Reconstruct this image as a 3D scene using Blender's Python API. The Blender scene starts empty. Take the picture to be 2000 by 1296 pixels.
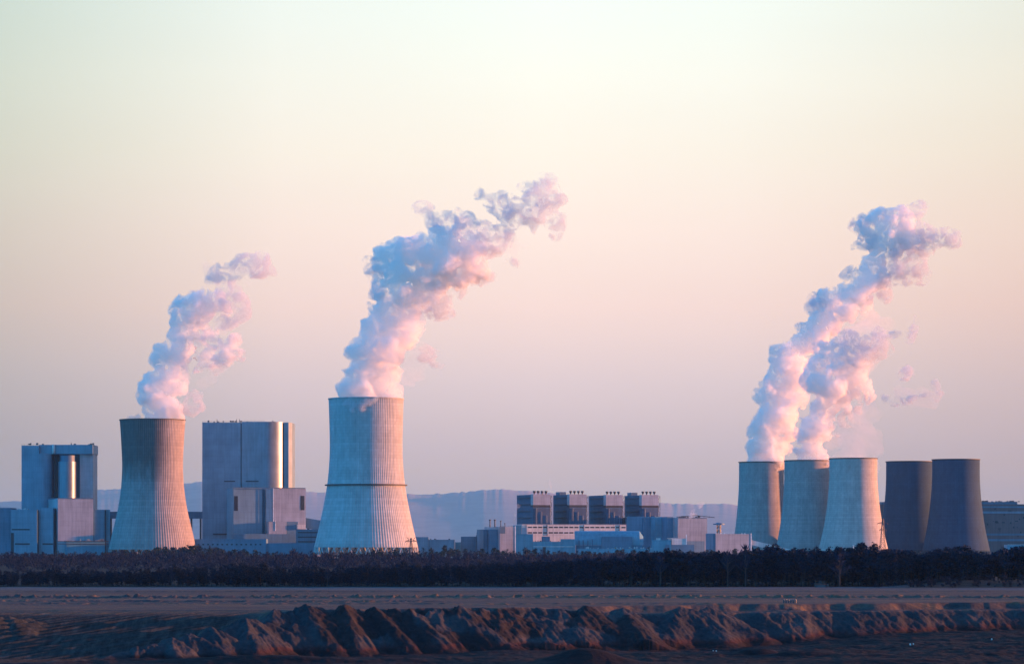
import bpy, bmesh, math, random
import numpy as np
from mathutils import Vector, Matrix, noise as mnoise

random.seed(7); np.random.seed(7)
scene = bpy.context.scene
COL = scene.collection
R = math.radians

# ------------------------------------------------------------------ camera model (used to size things from measurements)
F = 5671.0            # focal length in photo pixels (2000 px wide)
HZ = 1060.0           # photo row of the horizon
CAMH = 16.0           # camera height above the plain
def PX(px, D): return (px - 1000.0) / F * D
def PZ(py, D): return CAMH - (py - HZ) / F * D

# ------------------------------------------------------------------ helpers: objects
def tag(o, label=None, cat=None, group=None, kind=None):
    if label: o['label'] = label
    if cat: o['category'] = cat
    if group: o['group'] = group
    if kind: o['kind'] = kind
    return o
def thing(name, label, cat, loc=(0, 0, 0), rz=0.0, group=None):
    o = bpy.data.objects.new(name, None); COL.objects.link(o)
    o.location = loc; o.rotation_euler = (0, 0, rz); o.empty_display_size = 1
    return tag(o, label, cat, group)
def link_mesh(name, me, mat, parent=None):
    o = bpy.data.objects.new(name, me); COL.objects.link(o)
    if mat is not None:
        me.materials.clear(); me.materials.append(mat)
    if parent is not None: o.parent = parent
    return o
def copy_tree(o, parent=None):
    c = o.copy(); COL.objects.link(c)
    if parent is not None: c.parent = parent
    for ch in list(o.children): copy_tree(ch, c)
    return c

class MB:
    """collects simple solids into one mesh"""
    def __init__(s): s.v = []; s.f = []
    def add(s, vs, fs):
        b = len(s.v); s.v += [tuple(p) for p in vs]; s.f += [tuple(i + b for i in f) for f in fs]; return s
    def box(s, x0, x1, y0, y1, z0, z1):
        vs = [(x0, y0, z0), (x1, y0, z0), (x1, y1, z0), (x0, y1, z0), (x0, y0, z1), (x1, y0, z1), (x1, y1, z1), (x0, y1, z1)]
        return s.add(vs, [(0, 3, 2, 1), (4, 5, 6, 7), (0, 1, 5, 4), (1, 2, 6, 5), (2, 3, 7, 6), (3, 0, 4, 7)])
    def prism(s, poly, z0, z1):
        n = len(poly)
        z1 = z1 if hasattr(z1, '__len__') else [z1] * n
        vs = [(x, y, z0) for x, y in poly] + [(p[0], p[1], z) for p, z in zip(poly, z1)]
        return s.add(vs, [tuple(range(n - 1, -1, -1)), tuple(range(n, 2 * n))] + [(i, (i + 1) % n, n + (i + 1) % n, n + i) for i in range(n)])
    def cyl(s, x, y, z0, z1, r0, r1=None, n=16):
        r1 = r0 if r1 is None else r1
        vs = [(x + r0 * math.cos(2 * math.pi * i / n), y + r0 * math.sin(2 * math.pi * i / n), z0) for i in range(n)]
        vs += [(x + r1 * math.cos(2 * math.pi * i / n), y + r1 * math.sin(2 * math.pi * i / n), z1) for i in range(n)]
        return s.add(vs, [tuple(range(n - 1, -1, -1)), tuple(range(n, 2 * n))] + [(i, (i + 1) % n, n + (i + 1) % n, n + i) for i in range(n)])
    def bar(s, a, b, w):
        a = Vector(a); b = Vector(b); d = (b - a)
        if d.length < 1e-6: return s
        d.normalize(); u = d.orthogonal().normalized(); v = d.cross(u); h = w / 2
        vs = [p + u * i * h + v * j * h for p in (a, b) for i, j in ((-1, -1), (1, -1), (1, 1), (-1, 1))]
        return s.add(vs, [(3, 2, 1, 0), (4, 5, 6, 7), (0, 1, 5, 4), (1, 2, 6, 5), (2, 3, 7, 6), (3, 0, 4, 7)])
    def mesh(s, name, smooth=False):
        me = bpy.data.meshes.new(name); me.from_pydata(s.v, [], s.f); me.update()
        if smooth: me.shade_smooth()
        return me
    def build(s, name, mat, parent=None, smooth=False):
        return link_mesh(name, s.mesh(name, smooth), mat, parent)

# ------------------------------------------------------------------ numpy noise
def _h(ix, iy, seed):
    n = (ix.astype(np.int64) * 374761393 + iy.astype(np.int64) * 668265263 + seed * 1442695041) & 0x7fffffff
    n = ((n ^ (n >> 13)) * 1274126177) & 0x7fffffff
    return ((n ^ (n >> 16)) & 0xffff) / 65535.0
def vnoise(x, y, seed=0):
    ix = np.floor(x); iy = np.floor(y); fx = x - ix; fy = y - iy
    fx = fx * fx * fx * (fx * (fx * 6 - 15) + 10); fy = fy * fy * fy * (fy * (fy * 6 - 15) + 10)
    a = _h(ix, iy, seed); b = _h(ix + 1, iy, seed); c = _h(ix, iy + 1, seed); d = _h(ix + 1, iy + 1, seed)
    return (a + (b - a) * fx) * (1 - fy) + (c + (d - c) * fx) * fy
def fbm(x, y, seed=0, octv=4, gain=0.5):
    t = 0; a = 1; s = 0
    for o in range(octv):
        t = t + a * vnoise(x * 2 ** o + 17.3 * o, y * 2 ** o - 9.1 * o, seed + o); s += a; a *= gain
    return t / s
def sstep(a, b, x):
    t = np.clip((x - a) / (b - a), 0, 1); return t * t * (3 - 2 * t)

# ------------------------------------------------------------------ materials
def new_mat(name):
    m = bpy.data.materials.new(name); m.use_nodes = True
    nt = m.node_tree; b = nt.nodes.get('Principled BSDF')
    return m, nt, b
def N(nt, t, **kw):
    n = nt.nodes.new(t)
    for k, v in kw.items():
        if k in n.inputs.keys(): n.inputs[k].default_value = v
        else: setattr(n, k, v)
    return n
def L(nt, a, b): nt.links.new(a, b)
def mixc(nt, fac, a, b, mode='MIX'):
    n = nt.nodes.new('ShaderNodeMix'); n.data_type = 'RGBA'; n.blend_type = mode
    for s, v in ((n.inputs[0], fac), (n.inputs[6], a), (n.inputs[7], b)):
        if hasattr(v, 'links') or hasattr(v, 'is_linked'): nt.links.new(v, s)
        else: s.default_value = (v if not isinstance(v, tuple) else (*v, 1)) if s.type == 'RGBA' else v
    return n.outputs[2]
def math_(nt, op, a, b=0.0, c=0.0, clamp=False):
    n = nt.nodes.new('ShaderNodeMath'); n.operation = op; n.use_clamp = clamp
    for s, v in zip(n.inputs, (a, b, c)):
        if hasattr(v, 'is_linked'): nt.links.new(v, s)
        else: s.default_value = v
    return n.outputs[0]
def ramp(nt, fac, stops, interp='LINEAR'):
    n = nt.nodes.new('ShaderNodeValToRGB'); cr = n.color_ramp; cr.interpolation = interp
    while len(cr.elements) < len(stops): cr.elements.new(0.5)
    for e, (p, c) in zip(cr.elements, stops):
        e.position = p; e.color = (*c, 1) if len(c) == 3 else c
    nt.links.new(fac, n.inputs[0]); return n.outputs[0]
def mrange(nt, v, a, b, c=0.0, d=1.0, smooth=False):
    n = nt.nodes.new('ShaderNodeMapRange'); n.interpolation_type = 'SMOOTHSTEP' if smooth else 'LINEAR'
    nt.links.new(v, n.inputs[0])
    for i, x in enumerate((a, b, c, d)): n.inputs[1 + i].default_value = x
    return n.outputs[0]
def noise_(nt, vec, scale, detail=4.0, rough=0.55, dist=0.0):
    n = nt.nodes.new('ShaderNodeTexNoise'); nt.links.new(vec, n.inputs['Vector'])
    n.inputs['Scale'].default_value = scale; n.inputs['Detail'].default_value = detail
    n.inputs['Roughness'].default_value = rough; n.inputs['Distortion'].default_value = dist
    return n.outputs[0]
def mapping(nt, vec, scale=(1, 1, 1), loc=(0, 0, 0), rot=(0, 0, 0)):
    n = nt.nodes.new('ShaderNodeMapping'); nt.links.new(vec, n.inputs[0])
    n.inputs[1].default_value = loc; n.inputs[2].default_value = rot; n.inputs[3].default_value = scale
    return n.outputs[0]
def objco(nt): return nt.nodes.new('ShaderNodeTexCoord').outputs['Object']

def cladding(name, col, rough=0.45, metallic=0.0, panel=(12.0, 12.0, 6.0), var=0.05, seam=0.08):
    """sheet cladding: panel-to-panel variation, seams, vertical rain streaks"""
    m, nt, b = new_mat(name); co = objco(nt)
    sc = mapping(nt, co, tuple(1 / p for p in panel))
    fl = nt.nodes.new('ShaderNodeVectorMath'); fl.operation = 'FLOOR'; L(nt, sc, fl.inputs[0])
    wn = nt.nodes.new('ShaderNodeTexWhiteNoise'); L(nt, fl.outputs[0], wn.inputs[0])
    f = mrange(nt, wn.outputs[0], 0, 1, 1 - var, 1 + var)
    st = noise_(nt, mapping(nt, co, (0.5, 0.5, 0.03)), 1.0, 5)
    f2 = mrange(nt, st, 0.3, 0.7, 0.82, 1.1)
    f3 = mrange(nt, noise_(nt, co, 0.06, 3), 0.3, 0.7, 0.85, 1.12)
    fr = nt.nodes.new('ShaderNodeVectorMath'); fr.operation = 'FRACTION'; L(nt, sc, fr.inputs[0])
    sp = nt.nodes.new('ShaderNodeSeparateXYZ'); L(nt, fr.outputs[0], sp.inputs[0])
    sm = math_(nt, 'MAXIMUM', math_(nt, 'LESS_THAN', sp.outputs[2], 0.10), math_(nt, 'LESS_THAN', sp.outputs[0], 0.035))
    f4 = mrange(nt, sm, 0, 1, 1, 1 - seam)
    k = math_(nt, 'MULTIPLY', math_(nt, 'MULTIPLY', f, f2), math_(nt, 'MULTIPLY', f3, f4))
    cc = nt.nodes.new('ShaderNodeVectorMath'); cc.operation = 'SCALE'; cc.inputs[0].default_value = col; L(nt, k, cc.inputs[3])
    L(nt, cc.outputs[0], b.inputs['Base Color'])
    b.inputs['Roughness'].default_value = rough; b.inputs['Metallic'].default_value = metallic
    return m
def plain(name, col, rough=0.7, metallic=0.0, var=0.25, scale=0.3):
    m, nt, b = new_mat(name); co = objco(nt)
    k = mrange(nt, noise_(nt, co, scale, 4), 0.3, 0.7, 1 - var, 1 + var)
    cc = nt.nodes.new('ShaderNodeVectorMath'); cc.operation = 'SCALE'; cc.inputs[0].default_value = col; L(nt, k, cc.inputs[3])
    L(nt, cc.outputs[0], b.inputs['Base Color'])
    b.inputs['Roughness'].default_value = rough; b.inputs['Metallic'].default_value = metallic
    return m
def concrete(name, col, ringh=2.6, dark_band=None, soot=0.0):
    """tower concrete: lift rings, vertical water streaks, blotches; stain = (z0, z1, strength) darker top band"""
    m, nt, b = new_mat(name); co = objco(nt)
    sp = nt.nodes.new('ShaderNodeSeparateXYZ'); L(nt, co, sp.inputs[0])
    zz = sp.outputs[2]
    ang = math_(nt, 'ARCTAN2', sp.outputs[1], sp.outputs[0])
    cy = nt.nodes.new('ShaderNodeCombineXYZ'); L(nt, ang, cy.inputs[0]); L(nt, zz, cy.inputs[2])
    lift = math_(nt, 'FLOOR', math_(nt, 'DIVIDE', zz, ringh))
    wl = nt.nodes.new('ShaderNodeTexWhiteNoise'); wl.noise_dimensions = '1D'; L(nt, lift, wl.inputs['W'])
    f1 = mrange(nt, wl.outputs[0], 0, 1, 0.93, 1.05)
    panel = math_(nt, 'FLOOR', math_(nt, 'MULTIPLY', ang, 14))
    pv = nt.nodes.new('ShaderNodeCombineXYZ'); L(nt, panel, pv.inputs[0]); L(nt, lift, pv.inputs[1])
    wp = nt.nodes.new('ShaderNodeTexWhiteNoise'); L(nt, pv.outputs[0], wp.inputs[0])
    f1b = mrange(nt, wp.outputs[0], 0, 1, 0.93, 1.06)
    f2 = mrange(nt, noise_(nt, mapping(nt, cy.outputs[0], (14, 1, 0.02)), 1.0, 5, 0.6), 0.3, 0.7, 0.86, 1.1)
    f3 = mrange(nt, noise_(nt, mapping(nt, cy.outputs[0], (2.5, 1, 0.05)), 1.0, 5, 0.65), 0.3, 0.7, 0.85, 1.12)
    fr = math_(nt, 'FRACT', math_(nt, 'DIVIDE', zz, ringh))
    f4 = mrange(nt, math_(nt, 'LESS_THAN', fr, 0.14), 0, 1, 1, 0.88)
    k = f1
    for f in (f1b, f2, f3, f4): k = math_(nt, 'MULTIPLY', k, f)
    if dark_band:
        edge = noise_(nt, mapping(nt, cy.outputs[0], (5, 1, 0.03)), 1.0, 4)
        zs = math_(nt, 'ADD', zz, math_(nt, 'MULTIPLY', math_(nt, 'SUBTRACT', edge, 0.5), (dark_band[1] - dark_band[0]) * 1.3))
        # upper band is darker on the left and front side only
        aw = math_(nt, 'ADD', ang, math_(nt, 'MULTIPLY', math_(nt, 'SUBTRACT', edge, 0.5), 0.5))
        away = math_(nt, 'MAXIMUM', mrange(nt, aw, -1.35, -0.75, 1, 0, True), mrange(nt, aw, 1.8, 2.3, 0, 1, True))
        st_ = math_(nt, 'MULTIPLY', mrange(nt, zs, dark_band[0], dark_band[1], 0, dark_band[2], True), away)
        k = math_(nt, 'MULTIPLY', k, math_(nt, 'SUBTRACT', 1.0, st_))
    cc = nt.nodes.new('ShaderNodeVectorMath'); cc.operation = 'SCALE'; cc.inputs[0].default_value = col; L(nt, k, cc.inputs[3])
    L(nt, cc.outputs[0], b.inputs['Base Color']); b.inputs['Roughness'].default_value = 0.85
    b.inputs['Specular IOR Level'].default_value = 0.2
    return m

M = {}
M['conc_pale'] = concrete('concrete_pale', (0.43, 0.44, 0.45), 3.0)
M['conc_dark_top'] = concrete('concrete_dark_top', (0.325, 0.298, 0.30), 3.0, dark_band=(66, 102, 0.58))
M['conc_old'] = concrete('concrete_weathered', (0.33, 0.315, 0.31), 2.4)
M['conc_light'] = concrete('concrete_cleaned', (0.42, 0.40, 0.38), 2.4)
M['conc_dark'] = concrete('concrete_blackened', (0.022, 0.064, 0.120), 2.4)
M['rim'] = plain('rim_dark', (0.05, 0.05, 0.05))
M['clad'] = cladding('cladding_grey_blue', (0.15, 0.26, 0.35), 0.5)
M['clad_dark'] = cladding('cladding_slate', (0.08, 0.16, 0.24), 0.55)
M['clad_pale'] = cladding('cladding_pale', (0.36, 0.37, 0.42), 0.55, panel=(14, 14, 4.8))
M['clad_metal'] = cladding('cladding_metal', (0.15, 0.26, 0.35), 0.36, 0.25, var=0.03, seam=0.05)
M['clad_brown'] = cladding('cladding_brown_grey', (0.115, 0.105, 0.12), 0.6)
M['clad_bright'] = cladding('cladding_polished', (0.17, 0.22, 0.28), 0.40, 0.45, var=0.03, seam=0.05)
M['clad_white'] = cladding('cladding_white', (0.62, 0.58, 0.57), 0.55, var=0.08, seam=0.12)
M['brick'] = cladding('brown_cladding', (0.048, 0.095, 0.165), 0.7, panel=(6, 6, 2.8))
M['mid'] = cladding('cladding_mid_blue', (0.09, 0.20, 0.30), 0.55)
M['teal'] = cladding('roof_sheet_teal', (0.10, 0.28, 0.38), 0.5)
M['dark'] = plain('dark_opening', (0.025, 0.03, 0.04), 0.6)
M['steel'] = plain('steel_dark', (0.06, 0.07, 0.085), 0.5, 0.3)
M['steel_light'] = plain('steel_galvanised', (0.42, 0.44, 0.46), 0.4, 0.5)
M['white'] = plain('white_paint', (0.8, 0.8, 0.8), 0.5)
M['glass'] = plain('dark_glass', (0.03, 0.035, 0.05), 0.15)
M['bark'] = plain('pine_bark', (0.014, 0.016, 0.019), 0.9)
M['birch'] = plain('birch_bark', (0.035, 0.038, 0.045), 0.9)
M['rust'] = plain('rust_red_paint', (0.10, 0.04, 0.035), 0.6)
def foliage(name, c0, c1):
    m, nt, b = new_mat(name)
    oi = nt.nodes.new('ShaderNodeObjectInfo')
    g = nt.nodes.new('ShaderNodeNewGeometry')
    r = math_(nt, 'FRACT', math_(nt, 'ADD', oi.outputs['Random'], g.outputs['Random Per Island']))
    L(nt, mixc(nt, r, c0, c1), b.inputs['Base Color']); b.inputs['Roughness'].default_value = 0.8
    b.inputs['Specular IOR Level'].default_value = 0.15
    return m
M['needles'] = foliage('pine_needles', (0.001, 0.011, 0.030), (0.004, 0.025, 0.056))
M['twigs'] = foliage('bare_twigs', (0.006, 0.020, 0.050), (0.013, 0.028, 0.064))
M['far_leaf'] = foliage('far_foliage', (0.012, 0.030, 0.042), (0.026, 0.05, 0.062))

# ------------------------------------------------------------------ light
SUN_EL, SUN_BEHIND = 4.5, 10.0
sd = Vector((math.cos(R(SUN_EL)) * math.cos(R(SUN_BEHIND)), math.cos(R(SUN_EL)) * math.sin(R(SUN_BEHIND)), math.sin(R(SUN_EL))))
sun = bpy.data.lights.new('sun', 'SUN'); sun.energy = 5.0; sun.angle = R(0.6); sun.color = (1.0, 0.345, 0.14)
so = bpy.data.objects.new('sun', sun); COL.objects.link(so)
so.rotation_euler = (-sd).to_track_quat('-Z', 'Y').to_euler(); so.location = sd * 500 + Vector((0, 2000, 0))

EXPO = 1.45
g = 2 ** EXPO
def srgb(r, gg, b):
    f = lambda c: (c / 255 / 12.92) if c <= 10 else ((c / 255 + 0.055) / 1.055) ** 2.4
    return (f(r), f(gg), f(b))
w = bpy.data.worlds.new("World"); scene.world = w; w.use_nodes = True
nt = w.node_tree
for n in list(nt.nodes): nt.nodes.remove(n)
out = N(nt, 'ShaderNodeOutputWorld')
tc = N(nt, 'ShaderNodeTexCoord'); dirv = tc.outputs['Generated']
sp = N(nt, 'ShaderNodeSeparateXYZ'); L(nt, dirv, sp.inputs[0])
sky = N(nt, 'ShaderNodeTexSky'); sky.sky_type = 'NISHITA'; sky.sun_disc = False
sky.sun_elevation = R(SUN_EL); sky.sun_rotation = math.atan2(sd.x, sd.y)
sky.altitude = 100; sky.air_density = 1.0; sky.dust_density = 1.0; sky.ozone_density = 3.0
# twilight glow of the horizon sky, by elevation (stops = sine of elevation, scaled)
def el(py): return math.sin(math.atan((HZ - py) / F))
STOPS = [(1060, (0.692, 0.527, 0.377)), (985, (0.755, 0.541, 0.389)), (880, (0.741, 0.575, 0.545)), (750, (0.848, 0.669, 0.641)), (600, (1.037, 0.779, 0.687)), (450, (1.089, 0.89, 0.771)), (300, (1.066, 0.972, 0.828)), (150, (1.041, 1.031, 0.908)), (30, (0.988, 1.044, 0.951)), (-150, (0.917, 1.011, 0.974))]
TINT = [(-0.22, (0.584, 0.617, 0.593)), (-0.171, (0.681, 0.733, 0.7)), (-0.08, (0.96, 0.96, 0.96)), (0.01, (1.03, 1.03, 1.03)), (0.075, (1, 1, 1)), (0.171, (0.892, 0.848, 0.806)), (0.22, (0.863, 0.808, 0.766))]
zs = mrange(nt, sp.outputs[2], 0.0, 0.25)
glow = ramp(nt, zs, [(el(p) / 0.25 if p > -100 else .9, c) for p, c in STOPS])
gv = N(nt, 'ShaderNodeVectorMath', operation='SCALE'); L(nt, glow, gv.inputs[0]); gv.inputs[3].default_value = 1 / g
# the glow is a little warmer and stronger towards the sun, duller away from it
side = mrange(nt, sp.outputs[0], -0.22, 0.22)
tint = ramp(nt, side, [((p + .22) / .44, c) for p, c in TINT])
gl2 = mixc(nt, 1.0, gv.outputs[0], tint, 'MULTIPLY')
nz = noise_(nt, mapping(nt, dirv, (3, 3, 22)), 1.0, 3)
gl2 = mixc(nt, 1.0, gl2, mrange(nt, nz, 0.3, 0.7, 0.985, 1.015), 'MULTIPLY')
# blue vault behind the camera and overhead
vault = ramp(nt, sp.outputs[2], [(0.0, (0.022, 0.35, 0.70)), (0.25, (0.018, 0.32, 0.66)), (0.5, (0.012, 0.12, 0.29)), (1.0, (0.008, 0.06, 0.17))])
sv = N(nt, 'ShaderNodeVectorMath', operation='SCALE'); L(nt, sky.outputs[0], sv.inputs[0]); sv.inputs[3].default_value = 0.05
sv2 = mixc(nt, 1.0, sv.outputs[0], (0.15, 0.6, 1.0), 'MULTIPLY')
sunside = mrange(nt, sp.outputs[0], -0.15, 0.75, 0, 1, True)
glow_s = ramp(nt, sp.outputs[2], [(0.0, (0.20, 0.15, 0.16)), (0.35, (0.10, 0.13, 0.20)), (1.0, (0.008, 0.06, 0.17))])
vb = mixc(nt, 1.0, vault, (1.12, 1.12, 1.12), 'MULTIPLY')
va = mixc(nt, 1.0, mixc(nt, sunside, vb, glow_s), sv2, 'ADD')
fw = math_(nt, 'MULTIPLY', mrange(nt, sp.outputs[1], 0.25, 0.85, 0, 1, True), mrange(nt, sp.outputs[2], 0.20, 0.36, 1, 0, True))
allc = mixc(nt, fw, va, gl2)
bg = N(nt, 'ShaderNodeBackground'); bg.inputs[1].default_value = 1.0
L(nt, allc, bg.inputs[0]); L(nt, bg.outputs[0], out.inputs[0])

# ------------------------------------------------------------------ camera
cam = bpy.data.cameras.new('camera'); co_ = bpy.data.objects.new('camera', cam); COL.objects.link(co_)
cam.sensor_width = 36; cam.lens = F / 2000 * 36; cam.shift_y = (HZ - 648) / 2000
cam.clip_start = 1.0; cam.clip_end = 80000
co_.location = (0, 0, CAMH); co_.rotation_euler = (R(90), 0, 0); scene.camera = co_

# ------------------------------------------------------------------ terrain
FLOOR = -10.0
EDGE_PX = np.array([-900, 0, 120, 240, 330, 430, 540, 700, 850, 1000, 1150, 1300, 1600, 2000, 2900.])
EDGE_Y = np.array([600, 618, 630, 648, 656, 670, 692, 701, 710, 720, 730, 740, 758, 782, 830.])
def field_level(px, Y):
    """surface behind the scarp edge: plain at 0, sinking to the lower left as a graded ramp"""
    left = 1 - sstep(500, 600, px)
    r = -np.clip(704 - Y, 0, 200) * 0.15 * left
    return np.maximum(r, FLOOR + 0.3)
HEAPS = [  # photo px, row of the peak, distance offset from edge, slope
    (537, 1192, -3, .62), (598, 1182, -4, .70), (620, 1185, -2, .75), (669, 1182, -5, .72), (699, 1190, -3, .7), (730, 1187, -5, .72), (765, 1191, -3, .6),
    (800, 1193, -5, .62), (860, 1190, -4, .55), (898, 1186, -5, .68), (940, 1189, -4, .66), (985, 1194, -4, .6), (1035, 1199, -5, .55), (1090, 1192, -2, .5),
    (1147, 1186, -2, .5), (1215, 1189, -2, .5), (1330, 1186, -1, .5), (1380, 1189, -1, .5),
    (480, 1208, -6, .62), (520, 1218, -10, .7), (575, 1218, -11, .7), (640, 1216, -11, .72), (700, 1220, -12, .72), (752, 1222, -12, .7), (810, 1224, -12, .7), (850, 1222, -11, .7), (920, 1226, -12, .7),
    (975, 1226, -12, .68), (1040, 1222, -9, .62), (1085, 1226, -12, .6), (1140, 1225, -9, .62), (1178, 1217, -5, .6), (1240, 1240, -8, .6),
    (410, 1226, -2, .6), (445, 1229, -3, .62), (370, 1240, -3, .6), (335, 1246, -3, .62), (300, 1258, -3, .6), (268, 1266, -2, .6), (480, 1240, -9, .66), (530, 1250, -14, .62), (600, 1252, -17, .6), (680, 1254, -18, .6),
    (20, 1207, 60, .35), (45, 1209, 62, .35), (-15, 1206, 60, .35), (62, 1214, 60, .35),
]
def terrain(px, Y):
    X = (px - 1000) / F * Y
    edge = np.interp(px, EDGE_PX, EDGE_Y)
    rough_e = (fbm(X / 14, Y * 0 + 3.1, 5, 4) - .5) * 9 * sstep(450, 560, px) + (fbm(X / 5, Y * 0 + 1.7, 8, 3) - .5) * 3
    edge = edge + rough_e
    lvl = field_level(px, Y)
    lvl_e = field_level(px, edge)
    # right part: a low upper bench 1.8 m below the plain before the main face
    bench = sstep(1000, 1250, px)
    upper = edge + 12 + (fbm(X / 11, Y * 0 + 8, 15, 3) - .5) * 5
    lvl = lvl - bench * 1.9 * sstep(0, 4.0, upper - Y)
    lvl_e = lvl_e - bench * 1.9
    d = np.maximum(edge - Y, 0)
    if Y.min() > 809:
        z = lvl
    else:
      # leaning spurs and gullies on the face; between the heaps and the right cliff it falls in two tiers
      lean = X - 0.75 * d
      d1 = 7.0 + (fbm(X / 17, Y * 0 + 4, 25, 3) - .5) * 7; wl = 3.2 * sstep(430, 560, px) * (1 - sstep(1230, 1400, px))
      t2 = sstep(0, 1, (d - d1 - wl) / 3.0) * (wl > .3)
      dd = np.minimum(d, d1) + np.maximum(d - d1 - wl, 0)
      wrp = fbm(X / 20, Y / 20, 23, 2) * 2
      rid = 1 - np.abs(2 * fbm(lean / 4.4 + wrp + t2.round() * 13.7, d / 40 + 2, 21, 3, .55) - 1)
      rid2 = 1 - np.abs(2 * fbm(lean / 1.5 + t2.round() * 5, d / 10 + 5, 31, 3, .6) - 1)
      amp = .35 + 1.3 * sstep(.35, .65, fbm(X / 24, Y / 24, 27, 2))
      tier = sstep(0, 3, d) * (1 - .9 * sstep(-2, 0, d - d1) * (1 - sstep(wl, wl + 2.5, d - d1)) * (wl > .3))
      drop = dd * (.60 + .10 * (fbm(X / 30, Y / 30, 3, 2) - .5)) - (rid - .6) * 1.25 * amp * tier - (rid2 - .6) * .6 * tier + (fbm(X / 3, Y / 3, 35, 4) - .5) * 1.2 * sstep(0, 3, d)
      drop = np.maximum(drop, 0)
      face = lvl_e - drop
      fl = FLOOR + 2.6 * sstep(1350, 1950, px) * sstep(650, 720, Y) + (fbm(X / 16, Y / 8, 41, 4) - .5) * 1.2 + (fbm(X / 50, Y / 25, 44, 2) - .5) * 1.6
    # soften the toe with a small apron of debris
      k = 0.9
      m_ = np.maximum(face, fl); face = m_ + k * np.exp(-np.abs(face - fl) / k) * .6
      z = np.where(Y >= edge, lvl, np.minimum(face, np.maximum(lvl_e, fl)))
    # heaps tipped along the crest
    Xw = X + (fbm(X / 5, Y / 5, 201, 5, .62) - .5) * 1.5; Yw = Y + (fbm(X / 5, Y / 5, 203, 5, .62) - .5) * 1.5
    for (hp, hy, off, sl) in HEAPS:
        ey = np.interp(hp, EDGE_PX, EDGE_Y) + off; hx = (hp - 1000) / F * ey
        hz = CAMH - (hy - HZ) / F * ey + .5
        dx = Xw - hx; dy = Yw - ey
        near = (np.abs(dx) < 22) & (np.abs(dy) < 22)
        if not near.any(): continue
        an = np.arctan2(dy, dx)
        rr = np.sqrt(dx * dx + dy * dy) * (1 + .16 * np.sin(an * 3 + hp) + .10 * np.sin(an * 7 + hy)) + (fbm(X / 1.8, Y / 1.8, int(hp) % 97, 4) - .5) * .8
        rr = np.sqrt(rr * rr + .25)
        z = np.where(near, np.maximum(z, hz - sl * .95 * rr), z)
    if Y.min() < 809 and Y.max() > 595:
        # rills running down and to the right over every tipped slope
        cc = X + .9 * z
        r1 = 1 - np.abs(2 * fbm(cc / 2.6 + fbm(X / 12, Y / 12, 215, 2) * 2, Y / 16, 211, 3, .55) - 1)
        r2 = 1 - np.abs(2 * fbm(cc / 1.0, Y / 7, 213, 3, .6) - 1)
        on_ = sstep(.6, 2.0, z - FLOOR - 2.6 * sstep(1350, 1950, px)) * (Y < edge + 3) * sstep(-2, 2, edge - Y)
        z = z + on_ * ((r1 - .6) * .75 + (r2 - .6) * .5 + (fbm(X / 1.0, Y / 1.0, 217, 3) - .5) * .30)
    # plain: low rows of scraped heaps and wheel berms
    def row(y0, wd, hgt, sx, seed, a=-1e9, b=1e9):
        jit = (fbm(X / 40, Y * 0, seed, 2) - .5) * 10
        q = np.exp(-((Y - y0 - jit) / wd) ** 2)
        return hgt * q * (0.25 + 1.5 * np.clip(fbm(X / sx, Y / 3, seed + 1, 3) - .35, 0, 1)) * sstep(a, a + 60, px) * (1 - sstep(b - 60, b, px))
    on = (Y > edge + 1)
    plain_ = 0 if Y.max() < 700 else row(846, 4, 1.3, 1.4, 51) + row(866, 5, .5, 2, 53) + row(792, 4, .7, 1.6, 57, -400, 900) + row(760, 3, .5, 2, 59) + row(960, 5, .5, 3, 61)
    z = z + np.where(on & (Y > 700), plain_, 0)
    z = z + np.where(on & (Y > 400), (fbm(X / 6, Y / 6, 71, 3) - .5) * .18, (fbm(X / 2.6, Y / 2.6, 73, 3) - .5) * .55)
    # ramp furrows (graded windrows, diagonal)
    rampm = (1 - sstep(430, 560, px)) * sstep(0, 3, Y - edge) * (1 - sstep(690, 704, Y)) * (Y > 600)
    q = (X - Y) / 1.414 + 2.2 * fbm(X / 25, Y / 25, 81, 2)
    if Y.min() < 705: z = z + rampm * (.22 * np.sin(q * 2 * np.pi / 3.1) + .16 * np.sin(q * 2 * np.pi / 1.27 + 1) + (fbm(q / 1.5, (X + Y) / 22, 83, 3) - .5) * .5)
    # dark mound and low ridge on the pit floor
    for (mx, my, rx, ry, hh) in ((1143, 640, 9, 5, 3.0), (520, 634, 30, 5, 1.6), (760, 636, 16, 4, 1.0), (1760, 634, 26, 6, .9), (1480, 672, 7, 3, 1.7), (1570, 668, 12, 3, 1.2), (60, 606, 20, 4, 1.2)):
        cx = (mx - 1000) / F * my
        z = np.maximum(z, FLOOR - .6 + (hh + .6) * np.exp(-((X - cx) / rx) ** 2 - ((Y - my) / ry) ** 2) + (fbm(X / 2, Y / 2, 91, 3) - .5) * .3)
    # heath rise before the wood on the right
    z = z + 2.4 * sstep(1690, 1900, px) * np.exp(-((Y - 1068) / 22) ** 2)
    # embankment where the camera stands
    z = np.where(Y < 400, 14.3 + (FLOOR - 14.3) * sstep(18, 75, Y) + (fbm(X / 7, Y / 7, 95, 3) - .5) * .4, z)
    return X, z, edge

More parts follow.
